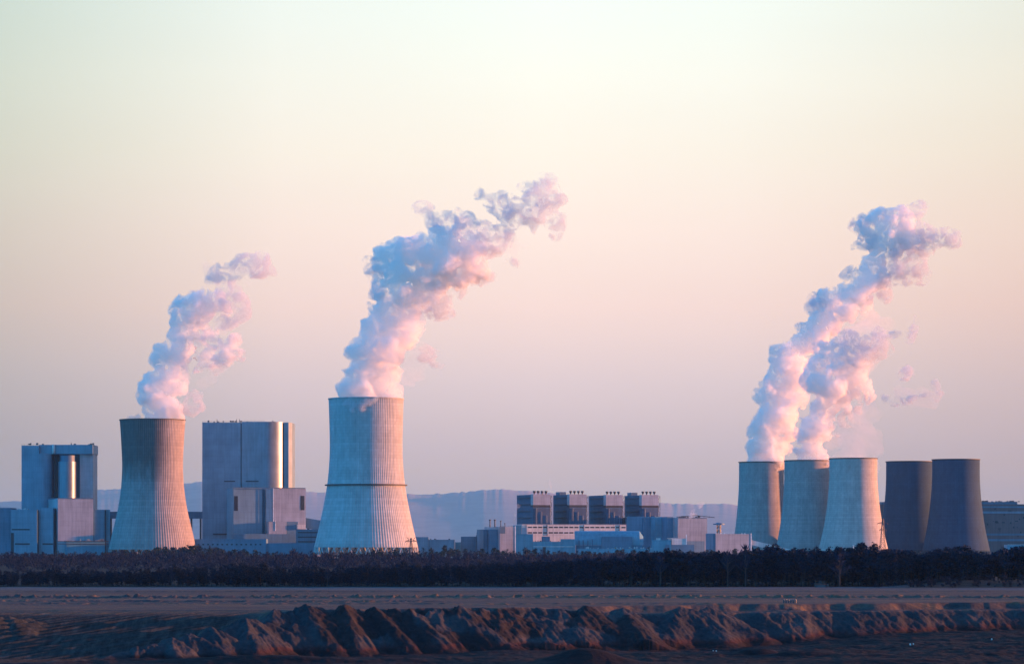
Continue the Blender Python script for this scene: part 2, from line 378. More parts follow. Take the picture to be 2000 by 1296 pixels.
def build_ground():
    ux = np.concatenate([np.linspace(-6500, -1200, 40, endpoint=False), np.linspace(-1200, -120, 110, endpoint=False),
                         np.linspace(-120, 2120, 1150, endpoint=False), np.linspace(2120, 3200, 110, endpoint=False), np.linspace(3200, 8500, 41)])
    ys = np.concatenate([np.linspace(-120, 100, 34, endpoint=False), np.linspace(100, 590, 30, endpoint=False), np.arange(590, 725, .42), np.arange(725, 800, .55), np.arange(800, 880, .9), np.arange(880, 1120, 3.0),
                         np.geomspace(1120, 46000, 76)])
    PXg, Yg = np.meshgrid(ux, ys)
    Ye = np.maximum(Yg, 560)
    Z = np.empty_like(PXg); edge = np.empty_like(PXg)
    cut = [0] + [int(np.searchsorted(ys, q)) for q in (400, 590, 700, 810, 1000)] + [len(ys)]
    for i0, i1 in zip(cut[:-1], cut[1:]): _, Z[i0:i1], edge[i0:i1] = terrain(PXg[i0:i1], Yg[i0:i1])
    Xg = (PXg - 1000) / F * Ye
    nr, nc = Xg.shape
    verts = np.stack([Xg, Yg, Z], -1).reshape(-1, 3)
    idx = np.arange(nr * nc).reshape(nr, nc)
    quads = np.stack([idx[:-1, :-1], idx[:-1, 1:], idx[1:, 1:], idx[1:, :-1]], -1).reshape(-1, 4)
    me = bpy.data.meshes.new('ground')
    me.vertices.add(len(verts)); me.vertices.foreach_set('co', verts.ravel())
    me.loops.add(quads.size); me.loops.foreach_set('vertex_index', quads.ravel())
    me.polygons.add(len(quads)); me.polygons.foreach_set('loop_start', np.arange(0, quads.size, 4)); me.polygons.foreach_set('loop_total', np.full(len(quads), 4))
    me.update(); me.validate()
    me.shade_smooth()
    # soil kinds as weights: R = light sand, G = red clay, B = dark overburden, A = heath/forest floor
    X = Xg; Y = Yg
    sand = sstep(-.5, 1.5, edge - Y)
    nz = fbm(X / 9, Y / 9, 101, 4)
    hgt = Z - FLOOR - 2.6 * sstep(1350, 1950, PXg) * sstep(650, 720, Y)
    floor_ = (1 - sstep(.5, 1.6, hgt + (nz - .5) * 1.2)) * (Y < edge)
    clay = np.exp(-((hgt - 1.1 + (nz - .5) * 1.6) / .9) ** 2) * (Y < edge) * sstep(380, 560, PXg)
    clay = np.maximum(clay, .75 * sstep(1500, 1800, PXg) * (1 - sstep(1.0, 4.0, hgt)) * (Y < edge) * sstep(.35, .6, fbm(X / 18, Y / 5, 105, 3)))
    heath = np.maximum(sstep(1058, 1070, Y + (nz - .5) * 14), sstep(1690, 1860, PXg) * sstep(1020, 1045, Y))
    mound = np.zeros_like(nz)
    for (mx, my, rx, ry) in ((1143, 640, 11, 6), (520, 634, 34, 6), (760, 636, 20, 5), (1480, 672, 8, 4), (1570, 668, 13, 4)):
        mound = np.maximum(mound, np.exp(-((X - (mx - 1000) / F * my) / rx) ** 4 - ((Y - my) / ry) ** 4))
    dark = np.maximum(floor_, mound)
    dheap = sstep(.46, .56, fbm(X / 10 + 4, Y / 10, 111, 3)) * sand * (1 - sstep(1250, 1400, PXg)) * sstep(560, 640, PXg)
    dheap = np.maximum(dheap, sstep(-60, -40, -PXg - 0) * 0)
    dark = np.maximum(dark, .75 * dheap)
    rampm = (1 - sstep(430, 560, PXg)) * (Y > edge) * (1 - sstep(690, 704, Y + (nz - .5) * 10))
    cols = np.stack([sand, np.clip(clay, 0, 1), np.clip(dark, 0, 1), heath], -1).reshape(-1, 4).astype(np.float32)
    a = me.color_attributes.new('soil', 'FLOAT_COLOR', 'POINT'); a.data.foreach_set('color', cols.ravel())
    blue_band = sstep(975, 1015, Y + (nz - .5) * 40) * (1 - heath)  # blue-grey band across the plain just ahead of the wood
    c2 = np.stack([rampm, mound, blue_band * (.35 + .65 * sstep(.35, .6, fbm(X / 60, Y / 9, 121, 3))), rampm * 0 + 1], -1).reshape(-1, 4).astype(np.float32)
    a = me.color_attributes.new('zone', 'FLOAT_COLOR', 'POINT'); a.data.foreach_set('color', c2.ravel())
    m, nt, b = new_mat('mine_soil'); co = objco(nt)
    at = N(nt, 'ShaderNodeVertexColor'); at.layer_name = 'soil'; sp = N(nt, 'ShaderNodeSeparateColor'); L(nt, at.outputs[0], sp.inputs[0])
    zt = N(nt, 'ShaderNodeVertexColor'); zt.layer_name = 'zone'; zp = N(nt, 'ShaderNodeSeparateColor'); L(nt, zt.outputs[0], zp.inputs[0])
    # plain: long bands of wheel tracks and drainage colour, running across
    st = noise_(nt, mapping(nt, co, (.006, .12, 0)), 1.0, 6, .68)
    st2 = noise_(nt, mapping(nt, co, (.012, .42, 0), (3, 7, 0)), 1.0, 5, .65)
    mixs = math_(nt, 'ADD', math_(nt, 'MULTIPLY', st, .6), math_(nt, 'MULTIPLY', st2, .4))
    c_plain = ramp(nt, mixs, [(.34, (.022, .025, .032)), (.43, (.052, .048, .052)), (.50, (.080, .066, .064)), (.56, (.135, .085, .052)), (.64, (.18, .145, .125))])
    fine = mrange(nt, noise_(nt, co, .9, 5, .7), .3, .7, .75, 1.25)
    big = noise_(nt, co, .07, 4, .6)
    c_sand = ramp(nt, big, [(.3, (.020, .025, .034)), (.5, (.038, .041, .049)), (.7, (.076, .070, .073))])
    c_clay = ramp(nt, noise_(nt, co, .25, 4), [(.3, (.030, .015, .018)), (.7, (.062, .026, .028))])
    c_dark = ramp(nt, noise_(nt, mapping(nt, co, (.05, .25, .2)), 1.0, 5, .65), [(.3, (.006, .006, .009)), (.5, (.014, .011, .014)), (.7, (.032, .02, .021))])
    c_ramp = ramp(nt, noise_(nt, mapping(nt, co, (.5, .06, 0), rot=(0, 0, R(45))), 1.0, 5, .65), [(.3, (.014, .017, .020)), (.5, (.030, .034, .036)), (.7, (.06, .062, .06))])
    c_heath = ramp(nt, noise_(nt, mapping(nt, co, (.05, .3, .3)), 1.0, 5, .65), [(.3, (.010, .013, .014)), (.6, (.026, .027, .025)), (.8, (.06, .055, .045))])
    c = mixc(nt, zp.outputs[0], c_plain, c_ramp)
    c = mixc(nt, zp.outputs[2], c, (.07, .095, .115))
    c = mixc(nt, sp.outputs[0], c, c_sand)
    c = mixc(nt, sp.outputs[1], c, c_clay)
    c = mixc(nt, sp.outputs[2], c, c_dark)
    c = mixc(nt, at.outputs[1], c, c_heath)
    c = mixc(nt, 1.0, c, fine, 'MULTIPLY')
    L(nt, c, b.inputs['Base Color']); b.inputs['Roughness'].default_value = 0.95; b.inputs['Specular IOR Level'].default_value = 0.1
    bp = N(nt, 'ShaderNodeBump'); bp.inputs['Strength'].default_value = .8; bp.inputs['Distance'].default_value = .35
    L(nt, noise_(nt, co, 1.1, 6, .7), bp.inputs['Height']); L(nt, bp.outputs[0], b.inputs['Normal'])
    o = link_mesh('ground', me, m); tag(o, kind='structure')
build_ground()

# far hills
def build_hills():
    m, nt, b = new_mat('hill_forest'); co = objco(nt)
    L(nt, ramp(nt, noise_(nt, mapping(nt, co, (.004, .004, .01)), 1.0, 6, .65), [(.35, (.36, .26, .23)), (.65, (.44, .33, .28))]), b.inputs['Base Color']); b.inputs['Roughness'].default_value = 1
    def ridge(pts, D, seed, rough, depth):
        px = np.concatenate([np.linspace(-6000, -200, 120, endpoint=False), np.arange(-200, 2200, 3.0), np.linspace(2200, 8000, 120)])
        py = np.interp(px, [p[0] for p in pts], [p[1] for p in pts])
        X = (px - 1000) / F * D
        zt = CAMH + (HZ - py) / F * D
        base = zt; zt = zt + (fbm(X / 1500, X * 0, seed, 4) - .5) * rough; crest = (fbm(X / 50, X * 0, seed + 9, 3) - .5) * rough * .3
        vs = []; fs = []; n = len(px)
        for t, hz in ((0, 0), (.35, .45), (.7, .85), (1, 1.0), (1.3, .9), (2.2, -.05)):
            y = D - depth + depth * t
            zz = (zt if t >= 1 else base) * hz + (crest if t == 1 else 0) + (fbm(X / 700, X * 0 + t * 5, seed + 3, 3) - .5) * 8 * (1 if 0 < t < 1 else 0)
            if t == 0: zz = X * 0 - 3
            if t == 2.2: zz = X * 0 - 3
            vs += list(zip(X * y / D, X * 0 + y, zz))
        for r in range(5):
            for i in range(n - 1):
                a = r * n + i; fs.append((a, a + 1, a + n + 1, a + n))
        me = bpy.data.meshes.new('hills'); me.from_pydata([tuple(map(float, v)) for v in vs], [], fs); me.update(); me.shade_smooth()
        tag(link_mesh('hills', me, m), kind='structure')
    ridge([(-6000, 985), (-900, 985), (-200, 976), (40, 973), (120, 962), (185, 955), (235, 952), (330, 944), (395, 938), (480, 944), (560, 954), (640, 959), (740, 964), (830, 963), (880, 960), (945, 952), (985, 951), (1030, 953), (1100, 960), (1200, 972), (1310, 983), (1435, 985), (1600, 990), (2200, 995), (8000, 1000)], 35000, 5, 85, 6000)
build_hills()

# ------------------------------------------------------------------ cooling towers
def tower(label, px, D, prof, mat, ribs=0, rings=(), nseg=144, group='cooling towers', rim_mat=None):
    """prof = [(photo row, half width in px)] top to bottom; a hollow concrete shell on raking legs"""
    cx = PX(px, D); o = thing('cooling_tower', label, 'cooling tower', (cx, D, 0), 0, group)
    rows = np.array([p[0] for p in prof], float); hw = np.array([p[1] for p in prof], float)
    # smooth interpolation through the measured widths (cubic Hermite)
    tz = np.linspace(rows[0], rows[-1], 46)
    sl = np.gradient(hw, rows)
    rad = []
    for t in tz:
        i = min(max(np.searchsorted(rows, t) - 1, 0), len(rows) - 2); h = rows[i + 1] - rows[i]; u = (t - rows[i]) / h
        rad.append((2 * u**3 - 3 * u**2 + 1) * hw[i] + (u**3 - 2 * u**2 + u) * h * sl[i] + (-2 * u**3 + 3 * u**2) * hw[i + 1] + (u**3 - u**2) * h * sl[i + 1])
    zs = [PZ(t, D) for t in tz]; rs = [r / F * D for r in rad]
    n = ribs * 4 if ribs else nseg
    vs = []; fs = []; k = len(zs)
    for z, r in zip(zs, rs):
        for i in range(n):
            a = 2 * math.pi * i / n
            q = r + ((0.27 if i % 4 in (0, 1) else 0.0) if ribs else 0)
            vs.append((q * math.cos(a), q * math.sin(a), z))
    for z, r in zip(zs[::-1], rs[::-1]):
        for i in range(n):
            a = 2 * math.pi * i / n; q = r - 0.9
            vs.append((q * math.cos(a), q * math.sin(a), z))
    for j in range(2 * k):
        j2 = (j + 1) % (2 * k)
        for i in range(n):
            i2 = (i + 1) % n
            fs.append((j * n + i, j2 * n + i, j2 * n + i2, j * n + i2))
    me = bpy.data.meshes.new('shell'); me.from_pydata(vs, [], fs); me.update()
    if not ribs: me.shade_smooth(); 
    link_mesh('shell', me, mat, o)
    zt, rt, zb, rb = zs[0], rs[0], zs[-1], rs[-1]
    def ring(name, z0, z1, r0, r1, m):
        b = MB(); nn = 96
        vs = []
        for (r, z) in ((r0, z0), (r1, z0), (r1, z1), (r0, z1)):
            vs += [(r * math.cos(2 * math.pi * i / nn), r * math.sin(2 * math.pi * i / nn), z) for i in range(nn)]
        fs = [(j * nn + i, j * nn + (i + 1) % nn, ((j + 1) % 4) * nn + (i + 1) % nn, ((j + 1) % 4) * nn + i) for j in range(4) for i in range(nn)]
        b.add(vs, fs).build(name, m, o)
    ring('rim', zt + .01, zt + 1.0, rt - 1.3, rt + .9, rim_mat or M['rim'])
    for (row_, h_) in rings:
        z = PZ(row_, D); r = float(np.interp(row_, tz, rad)) / F * D
        ring('walkway', z, z + h_, r + .5, r + 2.4, M['rim'])
    # raking legs of the air inlet, one mesh per tower: behind the tree line from everywhere
    nl = 36; b = MB()
    for s_ in (-1, 1):
        a1 = s_ * math.pi / nl
        b.bar(((rb - .4) * math.cos(a1), (rb - .4) * math.sin(a1), zb), (rb + 1.2, 0, 0), .9)
    leg = b.mesh('inlet_leg')
    for i in range(nl): link_mesh('inlet_leg', leg, mat, o).rotation_euler.z = 2 * math.pi * i / nl
    return o
tower('ribbed cooling tower with darker top between the two pale boiler blocks', 298, 2950,
      [(821, 63), (860, 60.5), (915, 58.5), (955, 61), (995, 67), (1042, 78), (1072, 84.5)], M['conc_dark_top'], ribs=100)
tower('tallest ribbed cooling tower with a dark walkway ring around its waist', 715, 2860,
      [(780, 72.5), (830, 71), (885, 70.5), (920, 72.5), (947, 75.5), (985, 82), (1025, 90.5), (1068, 101)], M['conc_pale'], ribs=112, rings=((948, 1.2),), rim_mat=M['conc_pale'])
tw = [(0, 1.0), (.25, 1.01), (.5, 1.075), (.75, 1.19), (1, 1.36)]
def tw_prof(t, b, hwt, hwb):
    return [(t + (b - t) * u, hwt + (hwb - hwt) * (k - 1) / .36) for u, k in tw]
tower('pale grey cooling tower, leftmost of the row of five, steaming', 1487, 3620, tw_prof(903, 1078, 43.5, 58), M['conc_old'])
tower('grey cooling tower second from the left in the row of five, steaming', 1576, 3560, tw_prof(900, 1078, 44, 62), M['conc_old'])
tower('palest cooling tower in the middle of the row of five, thin steam', 1666.5, 3490, tw_prof(896, 1078, 46.5, 69), M['conc_light'])
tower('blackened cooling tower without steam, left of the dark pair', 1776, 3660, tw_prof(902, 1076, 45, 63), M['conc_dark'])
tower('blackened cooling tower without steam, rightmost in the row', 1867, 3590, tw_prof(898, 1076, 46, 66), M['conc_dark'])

# ------------------------------------------------------------------ buildings
class Bld:
    """a building placed by its front left corner; local x runs along the facade, local y back from it"""
    def __init__(s, name, label, cat, px, D, yaw=0.0, group=None):
        s.yaw = R(yaw); s.D = D; s.O = (PX(px, D), D)
        s.e = thing(name, label, cat, (s.O[0], D, 0), s.yaw, group)
    def x(s, px, ly=0.0):
        c, n = math.cos(s.yaw), math.sin(s.yaw); k = (px - 1000) / F
        return (k * (s.O[1] + ly * c) - s.O[0] + ly * n) / (c - k * n)
    def depth(s, lx, ly): return s.O[1] + lx * math.sin(s.yaw) + ly * math.cos(s.yaw)
    def z(s, py, lx=0.0, ly=0.0): return PZ(py, s.depth(lx, ly))
    def back(s, px, lx=0.0):
        """depth (local y) at which the side wall at lx reaches photo column px"""
        c, n = math.cos(s.yaw), math.sin(s.yaw); k = (px - 1000) / F
        X0 = s.O[0] + lx * c; Y0 = s.O[1] + lx * n
        return (X0 - k * Y0) / (n + k * c)
    def box(s, part, x0, x1, top, bot, ly0, ly1, mat, parent=None):
        a, b = s.x(x0, ly0), s.x(x1, ly0)
        zt = s.z(top, a, ly0); zb = -0.3 if bot is None else s.z(bot, a, ly0)
        return MB().box(a, b, ly0, ly1, zb, zt).build(part, mat, parent or s.e)
    def mb(s, part, mb, mat, parent=None, smooth=False): return mb.build(part, mat, parent or s.e, smooth)

def roof_clutter(b, x0, x1, top, ly, n, seed, mat, hmax=2.2):
    """handrail and small plant on a roof edge"""
    rg = random.Random(seed); m = MB(); a, c = b.x(x0, ly), b.x(x1, ly); z = b.z(top, a, ly)
    for i in range(n):
        x = a + (c - a) * rg.random(); w_ = rg.uniform(.5, 2.2); h = rg.uniform(.6, hmax)
        MB().box(x, x + w_, ly + 1 + rg.random() * 4, ly + 6 + rg.random() * 3, z - .05, z + h).build('roof_unit', mat, b.e)
def railing(b, x0, x1, top, ly, mat, step=3.0, h=1.2):
    m = MB(); a, c = b.x(x0, ly), b.x(x1, ly); z = b.z(top, a, ly) - .05
    k = max(2, int((c - a) / step))
    for i in range(k + 1):
        x = a + (c - a) * i / k; m.box(x - .06, x + .06, ly + .3, ly + .42, z, z + h)
    m.box(a, c, ly + .3, ly + .42, z + h, z + h + .1); m.box(a, c, ly + .3, ly + .42, z + h * .5, z + h * .5 + .08)
    b.mb('railing', m, mat)

# ---- boiler block on the far left (tower A's left neighbour)
b = Bld('boiler_house', 'open-fronted boiler block with a shiny cylinder in its recess, far left', 'power station building', 42, 3040, 0)
MT = M['clad']
b.box('wing', 42, 76, 869.5, None, 0, 46, MT)
# curved inner flank of the wing
xa, xb = b.x(76), b.x(102, 10); pts = [(xa + .02, 12)]
pts = [(xa + .02, 40), (xa + .02, .2)] + [(xa + (xb - xa) * math.sin(t), .2 + 10 * (1 - math.cos(t))) for t in np.linspace(.15, math.pi / 2, 9)] + [(xb, 40)]
b.mb('flank', MB().prism(pts, -.3, b.z(885.5)), M['clad'])
b.box('back_wall', 102, 156, 886, None, 22, 46.05, M['clad_dark'])
b.box('roof_beam', 76.1, 181, 868, 886, 6, 45.9, MT)
wx0, wx1 = b.x(156, 8), b.x(181.5, 13)
b.mb('wing', MB().prism([(wx0, 8), (wx1, 13.5), (wx1, 45.8), (wx0, 45.8)], -.3, b.z(868.2)), M['clad_pale'])
xp = b.x(104.4, 4); MB().cyl(xp, 4.2, b.z(886, xp, 4), b.z(867.6, xp, 4), 1.5, n=24).build('pilaster', M['clad_white'], b.e, True)
m = MB(); xc = b.x(131, 1); rr = 17.3 / F * 3041
m.cyl(xc, 1, 0, b.z(901, xc, 1), rr, n=48); o = b.mb('stair_cylinder', m, M['clad_bright'], smooth=False)
m = MB().cyl(xc, 5, b.z(901, xc, 1) + .02, b.z(889, xc, 6), rr * .82, n=32); b.mb('cylinder_neck', m, M['clad_dark'])
railing(b, 42, 76, 869.5, 0, M['steel']); roof_clutter(b, 50, 180, 868, 8, 9, 3, M['steel'])
b.box('recess_panel', 107.4, 113, 887, 973, 18, 21.9, M['dark'])

b = Bld('bunker_annex', 'pale blank-fronted annex at the foot of the open-fronted boiler block', 'power station building', 113, 2990, 19)
L0 = b.back(80)
m = MB(); b.mb('hall', MB().box(0, b.x(182), 0, L0, -.3, b.z(973.5)), M['clad_pale'])
b.mb('parapet', MB().box(-.2, b.x(182) + .2, -.25, L0, b.z(973.5) + .01, b.z(973.5) + .9), M['clad_dark'])
b.box('annex', 182.3, 204.5, 994.5, None, 3, 22, M['clad'])
b.box('downpipe', 204.8, 206.6, 995, None, 2.5, 4, M['dark'])
b.box('stair_shaft', 207, 215, 994.5, None, 6, 14, M['teal'])
b.box('loading_dock', 130, 205, 1056, None, -9, -.3, M['teal'])
rg = random.Random(4); m = MB()
for i in range(16):
    x = b.x(113 + rg.random() * 92, -9); MB().box(x, x + rg.uniform(.8, 3), -8.5, -5.5, b.z(1056), b.z(1056) + rg.uniform(.5, 2.6)).build('roof_unit', M['steel_light'], b.e)
for r_ in (1057, 1062): MB().box(b.x(113, -10), b.x(212, -10), -10.2, -9.6, b.z(r_), b.z(r_) + .7).build('pipe', M['steel'], b.e)

b = Bld('switch_building', 'low grey-blue hall with dark slots at the left edge', 'power station building', -60, 2985, 0)
b.box('hall', -60, 20.9, 991, None, 4, 40, M['clad_dark'])
b.box('hall', 21, 72.5, 994.5, None, 0, 34, M['clad'])
b.box('hall', 75.5, 104, 991.5, None, 6, 30, M['clad'])
b.box('downpipe', 72.7, 75.2, 996, None, 1.5, 4, M['dark'])
for x0, x1, t, q in ((23, 58, 1032, 1034.6), (29, 58, 1060, 1063)): b.box('vent_slot', x0, x1, t, q, -.25, -.004, M['dark'])
b.box('vent_slot', 83, 104, 1060, 1063, 5.7, 5.996, M['dark'])
b.box('doorway', 21.3, 27, 1040, None, -.2, -.004, M['dark'])
railing(b, -30, 20, 991, 4, M['steel']); roof_clutter(b, 22, 70, 994.5, 3, 7, 8, M['steel_light'], 1.5)

# conveyor bridge behind the dark-topped tower
b = Bld('conveyor_bridge', 'long dark conveyor bridge passing behind the dark-topped cooling tower', 'conveyor', 205, 3110, 0)
b.box('gallery', 205, 400, 998.5, 1012, 0, 6, M['clad_dark'])
for p in (215, 372, 390): b.box('trestle', p, p + 3, 1012.1, None, 1, 5, M['steel'])

# ---- second boiler block
b = Bld('boiler_house', 'tall metal-clad boiler block with a rounded shiny corner, between the two ribbed towers', 'power station building', 395, 3080, 0)
x0, x1, x2 = b.x(395), b.x(471), b.x(517)
zt, zl = b.z(823), b.z(824.5)
b.mb('wall', MB().box(x0, x1 - .5, 0, 60, -.3, zl), M['clad'])
b.box('expansion_joint', 470.6, 472.6, 826, 946, .8, 3, M['dark'])
cw = b.x(551.2) - x2; RA = cw / math.sin(R(62)); rr = RA * (1 - math.cos(R(62)))
pts = [(x1 + .5, 58), (x1 + .5, 0), (x2, 0)] + [(x2 + RA * math.sin(t), RA * (1 - math.cos(t))) for t in np.linspace(.06, R(62), 20)] + [(x2 + cw, 58)]
o = b.mb('rounded_wall', MB().prism(pts, -.3, zt), M['clad_bright'])
xr = x2 + cw
b.box('expansion_joint', 551.8, 554.2, 826, 950, rr + 1, rr + 4, M['dark'])
xs, xe = b.x(554.4, rr), b.x(570.6, rr + 6)
b.mb('end_bay', MB().prism([(xs, rr), (b.x(563.5, rr), rr), (xe, rr + 7), (xe, 57), (xs, 57)], -.3, b.z(823.6)), M['clad'])
for a_, c_, lw in ((438, 459, 0), (480, 505, 0)): b.box('vent_slot', a_, c_, 938, 940.4, -.25, -.004, M['dark'])
railing(b, 395, 470, 824.5, 0, M['steel']); railing(b, 472, 516, 823, 0, M['steel']); roof_clutter(b, 400, 545, 823.5, 3, 12, 12, M['steel'], 1.7)
m = MB()
for p in (424, 462, 468): MB().cyl(b.x(p, 6), 6, zt - 1, zt + 2.8, .35, n=8).build('mast', M['steel'], b.e)
m = MB()
for a_, c_ in ((416, 452), (457, 495)):
    MB().box(b.x(a_), b.x(c_), -1.0, -.05, b.z(1041), b.z(1043.5)).build('vent_slot', M['dark'], b.e)

b = Bld('bunker_annex', 'mauve annex with two tall dark windows in front of the metal-clad boiler block', 'power station building', 456, 3030, 19)
zt = b.z(952); LB = 30
b.mb('hall', MB().box(0, b.x(512), 0, LB, -.3, zt), M['clad'])
b.mb('hall', MB().box(b.x(519.5), b.x(534, 0), .0, LB, -.3, b.z(953)), M['clad_pale'])
b.mb('link', MB().box(b.x(512) + .02, b.x(519.5) - .02, 5, LB, -.3, zt - 1), M['clad_dark'])
b.mb('hall', MB().box(b.x(534.6), b.x(596), -2.5, LB, -.3, zt), M['clad_pale'])
b.box('parapet', 456, 596.3, 951.2, 952.4, -2.8, -2.55, M['clad_dark'])
b.box('corner_trim', 533.5, 534.9, 953, 1030, -2.9, -2.54, M['white'])
for a_, c_, t_, q_, ly in ((457.2, 464.5, 968, 997, -.15), (587, 594.6, 967.5, 995.5, -2.66)): b.box('window', a_, c_, t_, q_, ly, ly + .14, M['glass'])
b.box('lean_to', 525, 560, 1018, None, -12, -2.9, M['clad_pale'])
b.box('lean_to', 560.3, 582, 1018, None, -10, -2.95, M['mid'])
b.box('corner_trim', 537.6, 538.6, 1016, 1036, -12.4, -12.05, M['white'])
b.box('kiosk', 581, 597, 1024, 1032.5, -14, -3, M['clad_white'])
b.box('plinth', 455, 580, 1042, None, -18, -12.6, M['mid'])

b = Bld('ash_silo_hall', 'low dark blue hall beside the left flank of the tallest tower', 'power station building', 580, 3000, 0)
b.box('hall', 578, 640, 1033, None, 0, 25, M['clad_dark'])
for k_ in range(4): b.box('cable_tray', 582, 622, 1038 + 9 * k_, 1040 + 9 * k_, -.6, -.01, M['dark'])
b = Bld('conveyor_bridge', 'short sloping conveyor gallery running down to the tallest tower', 'conveyor', 596, 3060, 0)
xa, xb = b.x(596.5), b.x(640)
za, zb = b.z(1010.5), b.z(1018)
m = MB(); h_ = b.z(1012) - b.z(1032)
m.add([(xa, 0, za - h_), (xb, 0, zb - h_), (xb, 5, zb - h_), (xa, 5, za - h_), (xa, 0, za), (xb, 0, zb), (xb, 5, zb), (xa, 5, za)],
      [(0, 3, 2, 1), (4, 5, 6, 7), (0, 1, 5, 4), (1, 2, 6, 5), (2, 3, 7, 6), (3, 0, 4, 7)])
b.mb('gallery', m, M['mid']); b.box('trestle', 600, 604, 1030, None, 1, 4, M['steel']); b.box('trestle', 625, 629, 1034, None, 1, 4, M['steel'])
b = Bld('store_shed', 'long low blue shed in front of the metal-clad boiler block', 'power station building', 385, 2960, 0)
b.box('hall', 376, 520, 1052, None, 0, 20, M['mid']); b.box('hall', 520.3, 622, 1060, None, 3, 20, M['mid'])
m = MB()
for k_ in range(14): MB().box(b.x(386 + k_ * 9.3), b.x(389.5 + k_ * 9.3), -.12, -.004, b.z(1064), b.z(1061)).build('window', M['glass'], b.e)

# ---- middle group
b = Bld('workshop', 'low flat-roofed building right of the tallest tower', 'power station building', 815, 3100, 0)
b.box('hall', 800, 836.8, 1048, None, 0, 20, M['clad']); b.box('hall', 837, 888, 1053, None, 2, 22, M['clad'])
roof_clutter(b, 840, 885, 1053, 3, 4, 21, M['steel'], 1.2)
b = Bld('workshop', 'flat-roofed blue building with masts on its step, left of the stack building', 'power station building', 900, 3120, 0)
b.box('hall', 889, 900, 1058, None, 3, 20, M['teal']); b.box('hall', 900.2, 929.6, 1047, None, 0, 20, M['clad_dark']); b.box('hall', 930, 944, 1044, None, 2, 20, M['mid'])
m = MB()
for p in (931, 934, 937, 941): MB().box(b.x(p, 3), b.x(p + .8, 3), 3, 3.5, b.z(1044.2), b.z(1040 - (p % 3))).build('mast', M['steel'], b.e)
b = Bld('stack_building', 'building with four thin stacks and a pale right-hand front', 'power station building', 976, 3060, 19)
LB = b.back(946)
zt = b.z(1028)
b.mb('hall', MB().box(0, b.x(1006.5), 0, LB, -.3, zt), M['clad_pale'])
b.mb('hall', MB().box(-9, -.02, 6, LB - 2, -.3, b.z(1033)), M['mid'])
b.box('duct', 944, 952, 1033.6, None, 12, 24, M['clad_dark'])
b.mb('fascia', MB().box(-.1, 6, -.3, -.02, zt - 7, zt + .2), M['clad_dark'])
b.box('corner_trim', 1005.8, 1007.2, 1027, None, -.3, -.02, M['white'])
for p, t, w_ in ((957, 1016, 1.0), (966.5, 1016, 1.0), (978, 1018.5, .7), (986, 1023, .6)):
    m = MB(); x = b.x(p, 14); z1 = b.z(t, x, 14)
    m.cyl(x, 14, zt - .3, z1, w_ * .75, w_ * .6, n=12); m.cyl(x, 14, z1 + .01, z1 + 1.2, w_ * 1.1, w_ * 1.2, n=12)
    b.mb('stack', m, M['steel'])
railing(b, 977, 1005, 1028, 0, M['steel'])

def make_boiler(px, D, label, topbox):
    b = Bld('boiler_house', label, 'boiler house', px, D, 20, 'four matching boiler houses in a row')
    LB = b.back(px - 31.5); xw = b.x(px + 33)
    zt = b.z(964.5); zm = b.z(985.5); zbn = b.z(989)
    b.mb('side_wall', MB().box(0.0, xw, .02, LB, -.3, zt - .4), M['brick'])
    b.mb('upper_cladding', MB().box(-.02, xw + .25, -.35, 7, zm, zt), M['clad_pale'])
    b.mb('brick_wall', MB().box(-.01, xw + .1, -.15, 6, -.3, zbn - .2), M['brick'])
    b.mb('ledge', MB().box(-.3, xw + .4, -.6, 6.5, zbn - .18, zm - .02), M['dark'])
    for k in range(4):
        x = b.x(px + 3.2 + k * 7.6, 2); m = MB()
        m.cyl(x, 3, zt - .3, zt + 1.0, .7, n=10); m.cyl(x, 3, zt + 1.01, zt + 3.0, .8, 1.75, n=12); m.cyl(x, 3, zt + 3.01, zt + 3.9, 1.75, 1.6, n=12)
        b.mb('vent_stack', m, M['steel'])
    for k, q in enumerate((992,)):
        b.mb('floor_band', MB().box(.2, xw, -.42, -.16, b.z(q), b.z(q) + .7), M['clad_dark'] if k != 1 else M['mid'])
    for k in range(3):
        b.mb('pipe', MB().cyl(xw * (.2 + .3 * k), -.75, 0, zbn - 1.5 - 4 * k, .38, n=8), M['clad_dark'])
    m = MB()   # platforms and pipe bundle on the left flank
    for k in range(6):
        z = zt - 4 - k * 7.5; m.box(-1.3, -.03, 8, LB - 3, z, z + .3); m.box(-1.3, -1.2, 8, LB - 3, z + 1.0, z + 1.1)
    b.mb('flank_platforms', m, M['steel'])
    if topbox:
        b.mb('lift_room', MB().box(3, 11, LB - 12, LB - .5, zt - .45, b.z(959)), M['clad_dark'])
    # open steel stair tower on the right
    m = MB(); sx0, sx1, sy0, sy1 = xw + .8, xw + 3.2, 2, 7
    zs_ = np.linspace(4, zt - 1.5, 14)
    for x in (sx0, sx1):
        for y in (sy0, sy1): m.bar((x, y, 0), (x, y, zt - 1), .3)
    for i, z in enumerate(zs_):
        m.box(sx0, sx1, sy0, sy1, z - .12, z + .12)
        if i: m.bar((sx0 if i % 2 else sx1, sy0, zs_[i - 1]), (sx1 if i % 2 else sx0, sy0, z), .35)
    b.mb('stair_tower', m, M['steel'])
    return b.e
labs = ['boiler house with four funnel vents, leftmost of the matching four', 'boiler house with a roof box, second from left of the matching four',
        'boiler house without roof box, third from left of the matching four', 'boiler house with a roof box, rightmost of the matching four']
e1 = make_boiler(1041, 3245, labs[0], False)
e2 = make_boiler(1112, 3265, labs[1], True)
for src, px, D, lab in ((e1, 1183.3, 3285, labs[2]), (e2, 1253.2, 3305, labs[3])):
    c = copy_tree(src); c.location = (PX(px, D), D, 0); c['label'] = lab

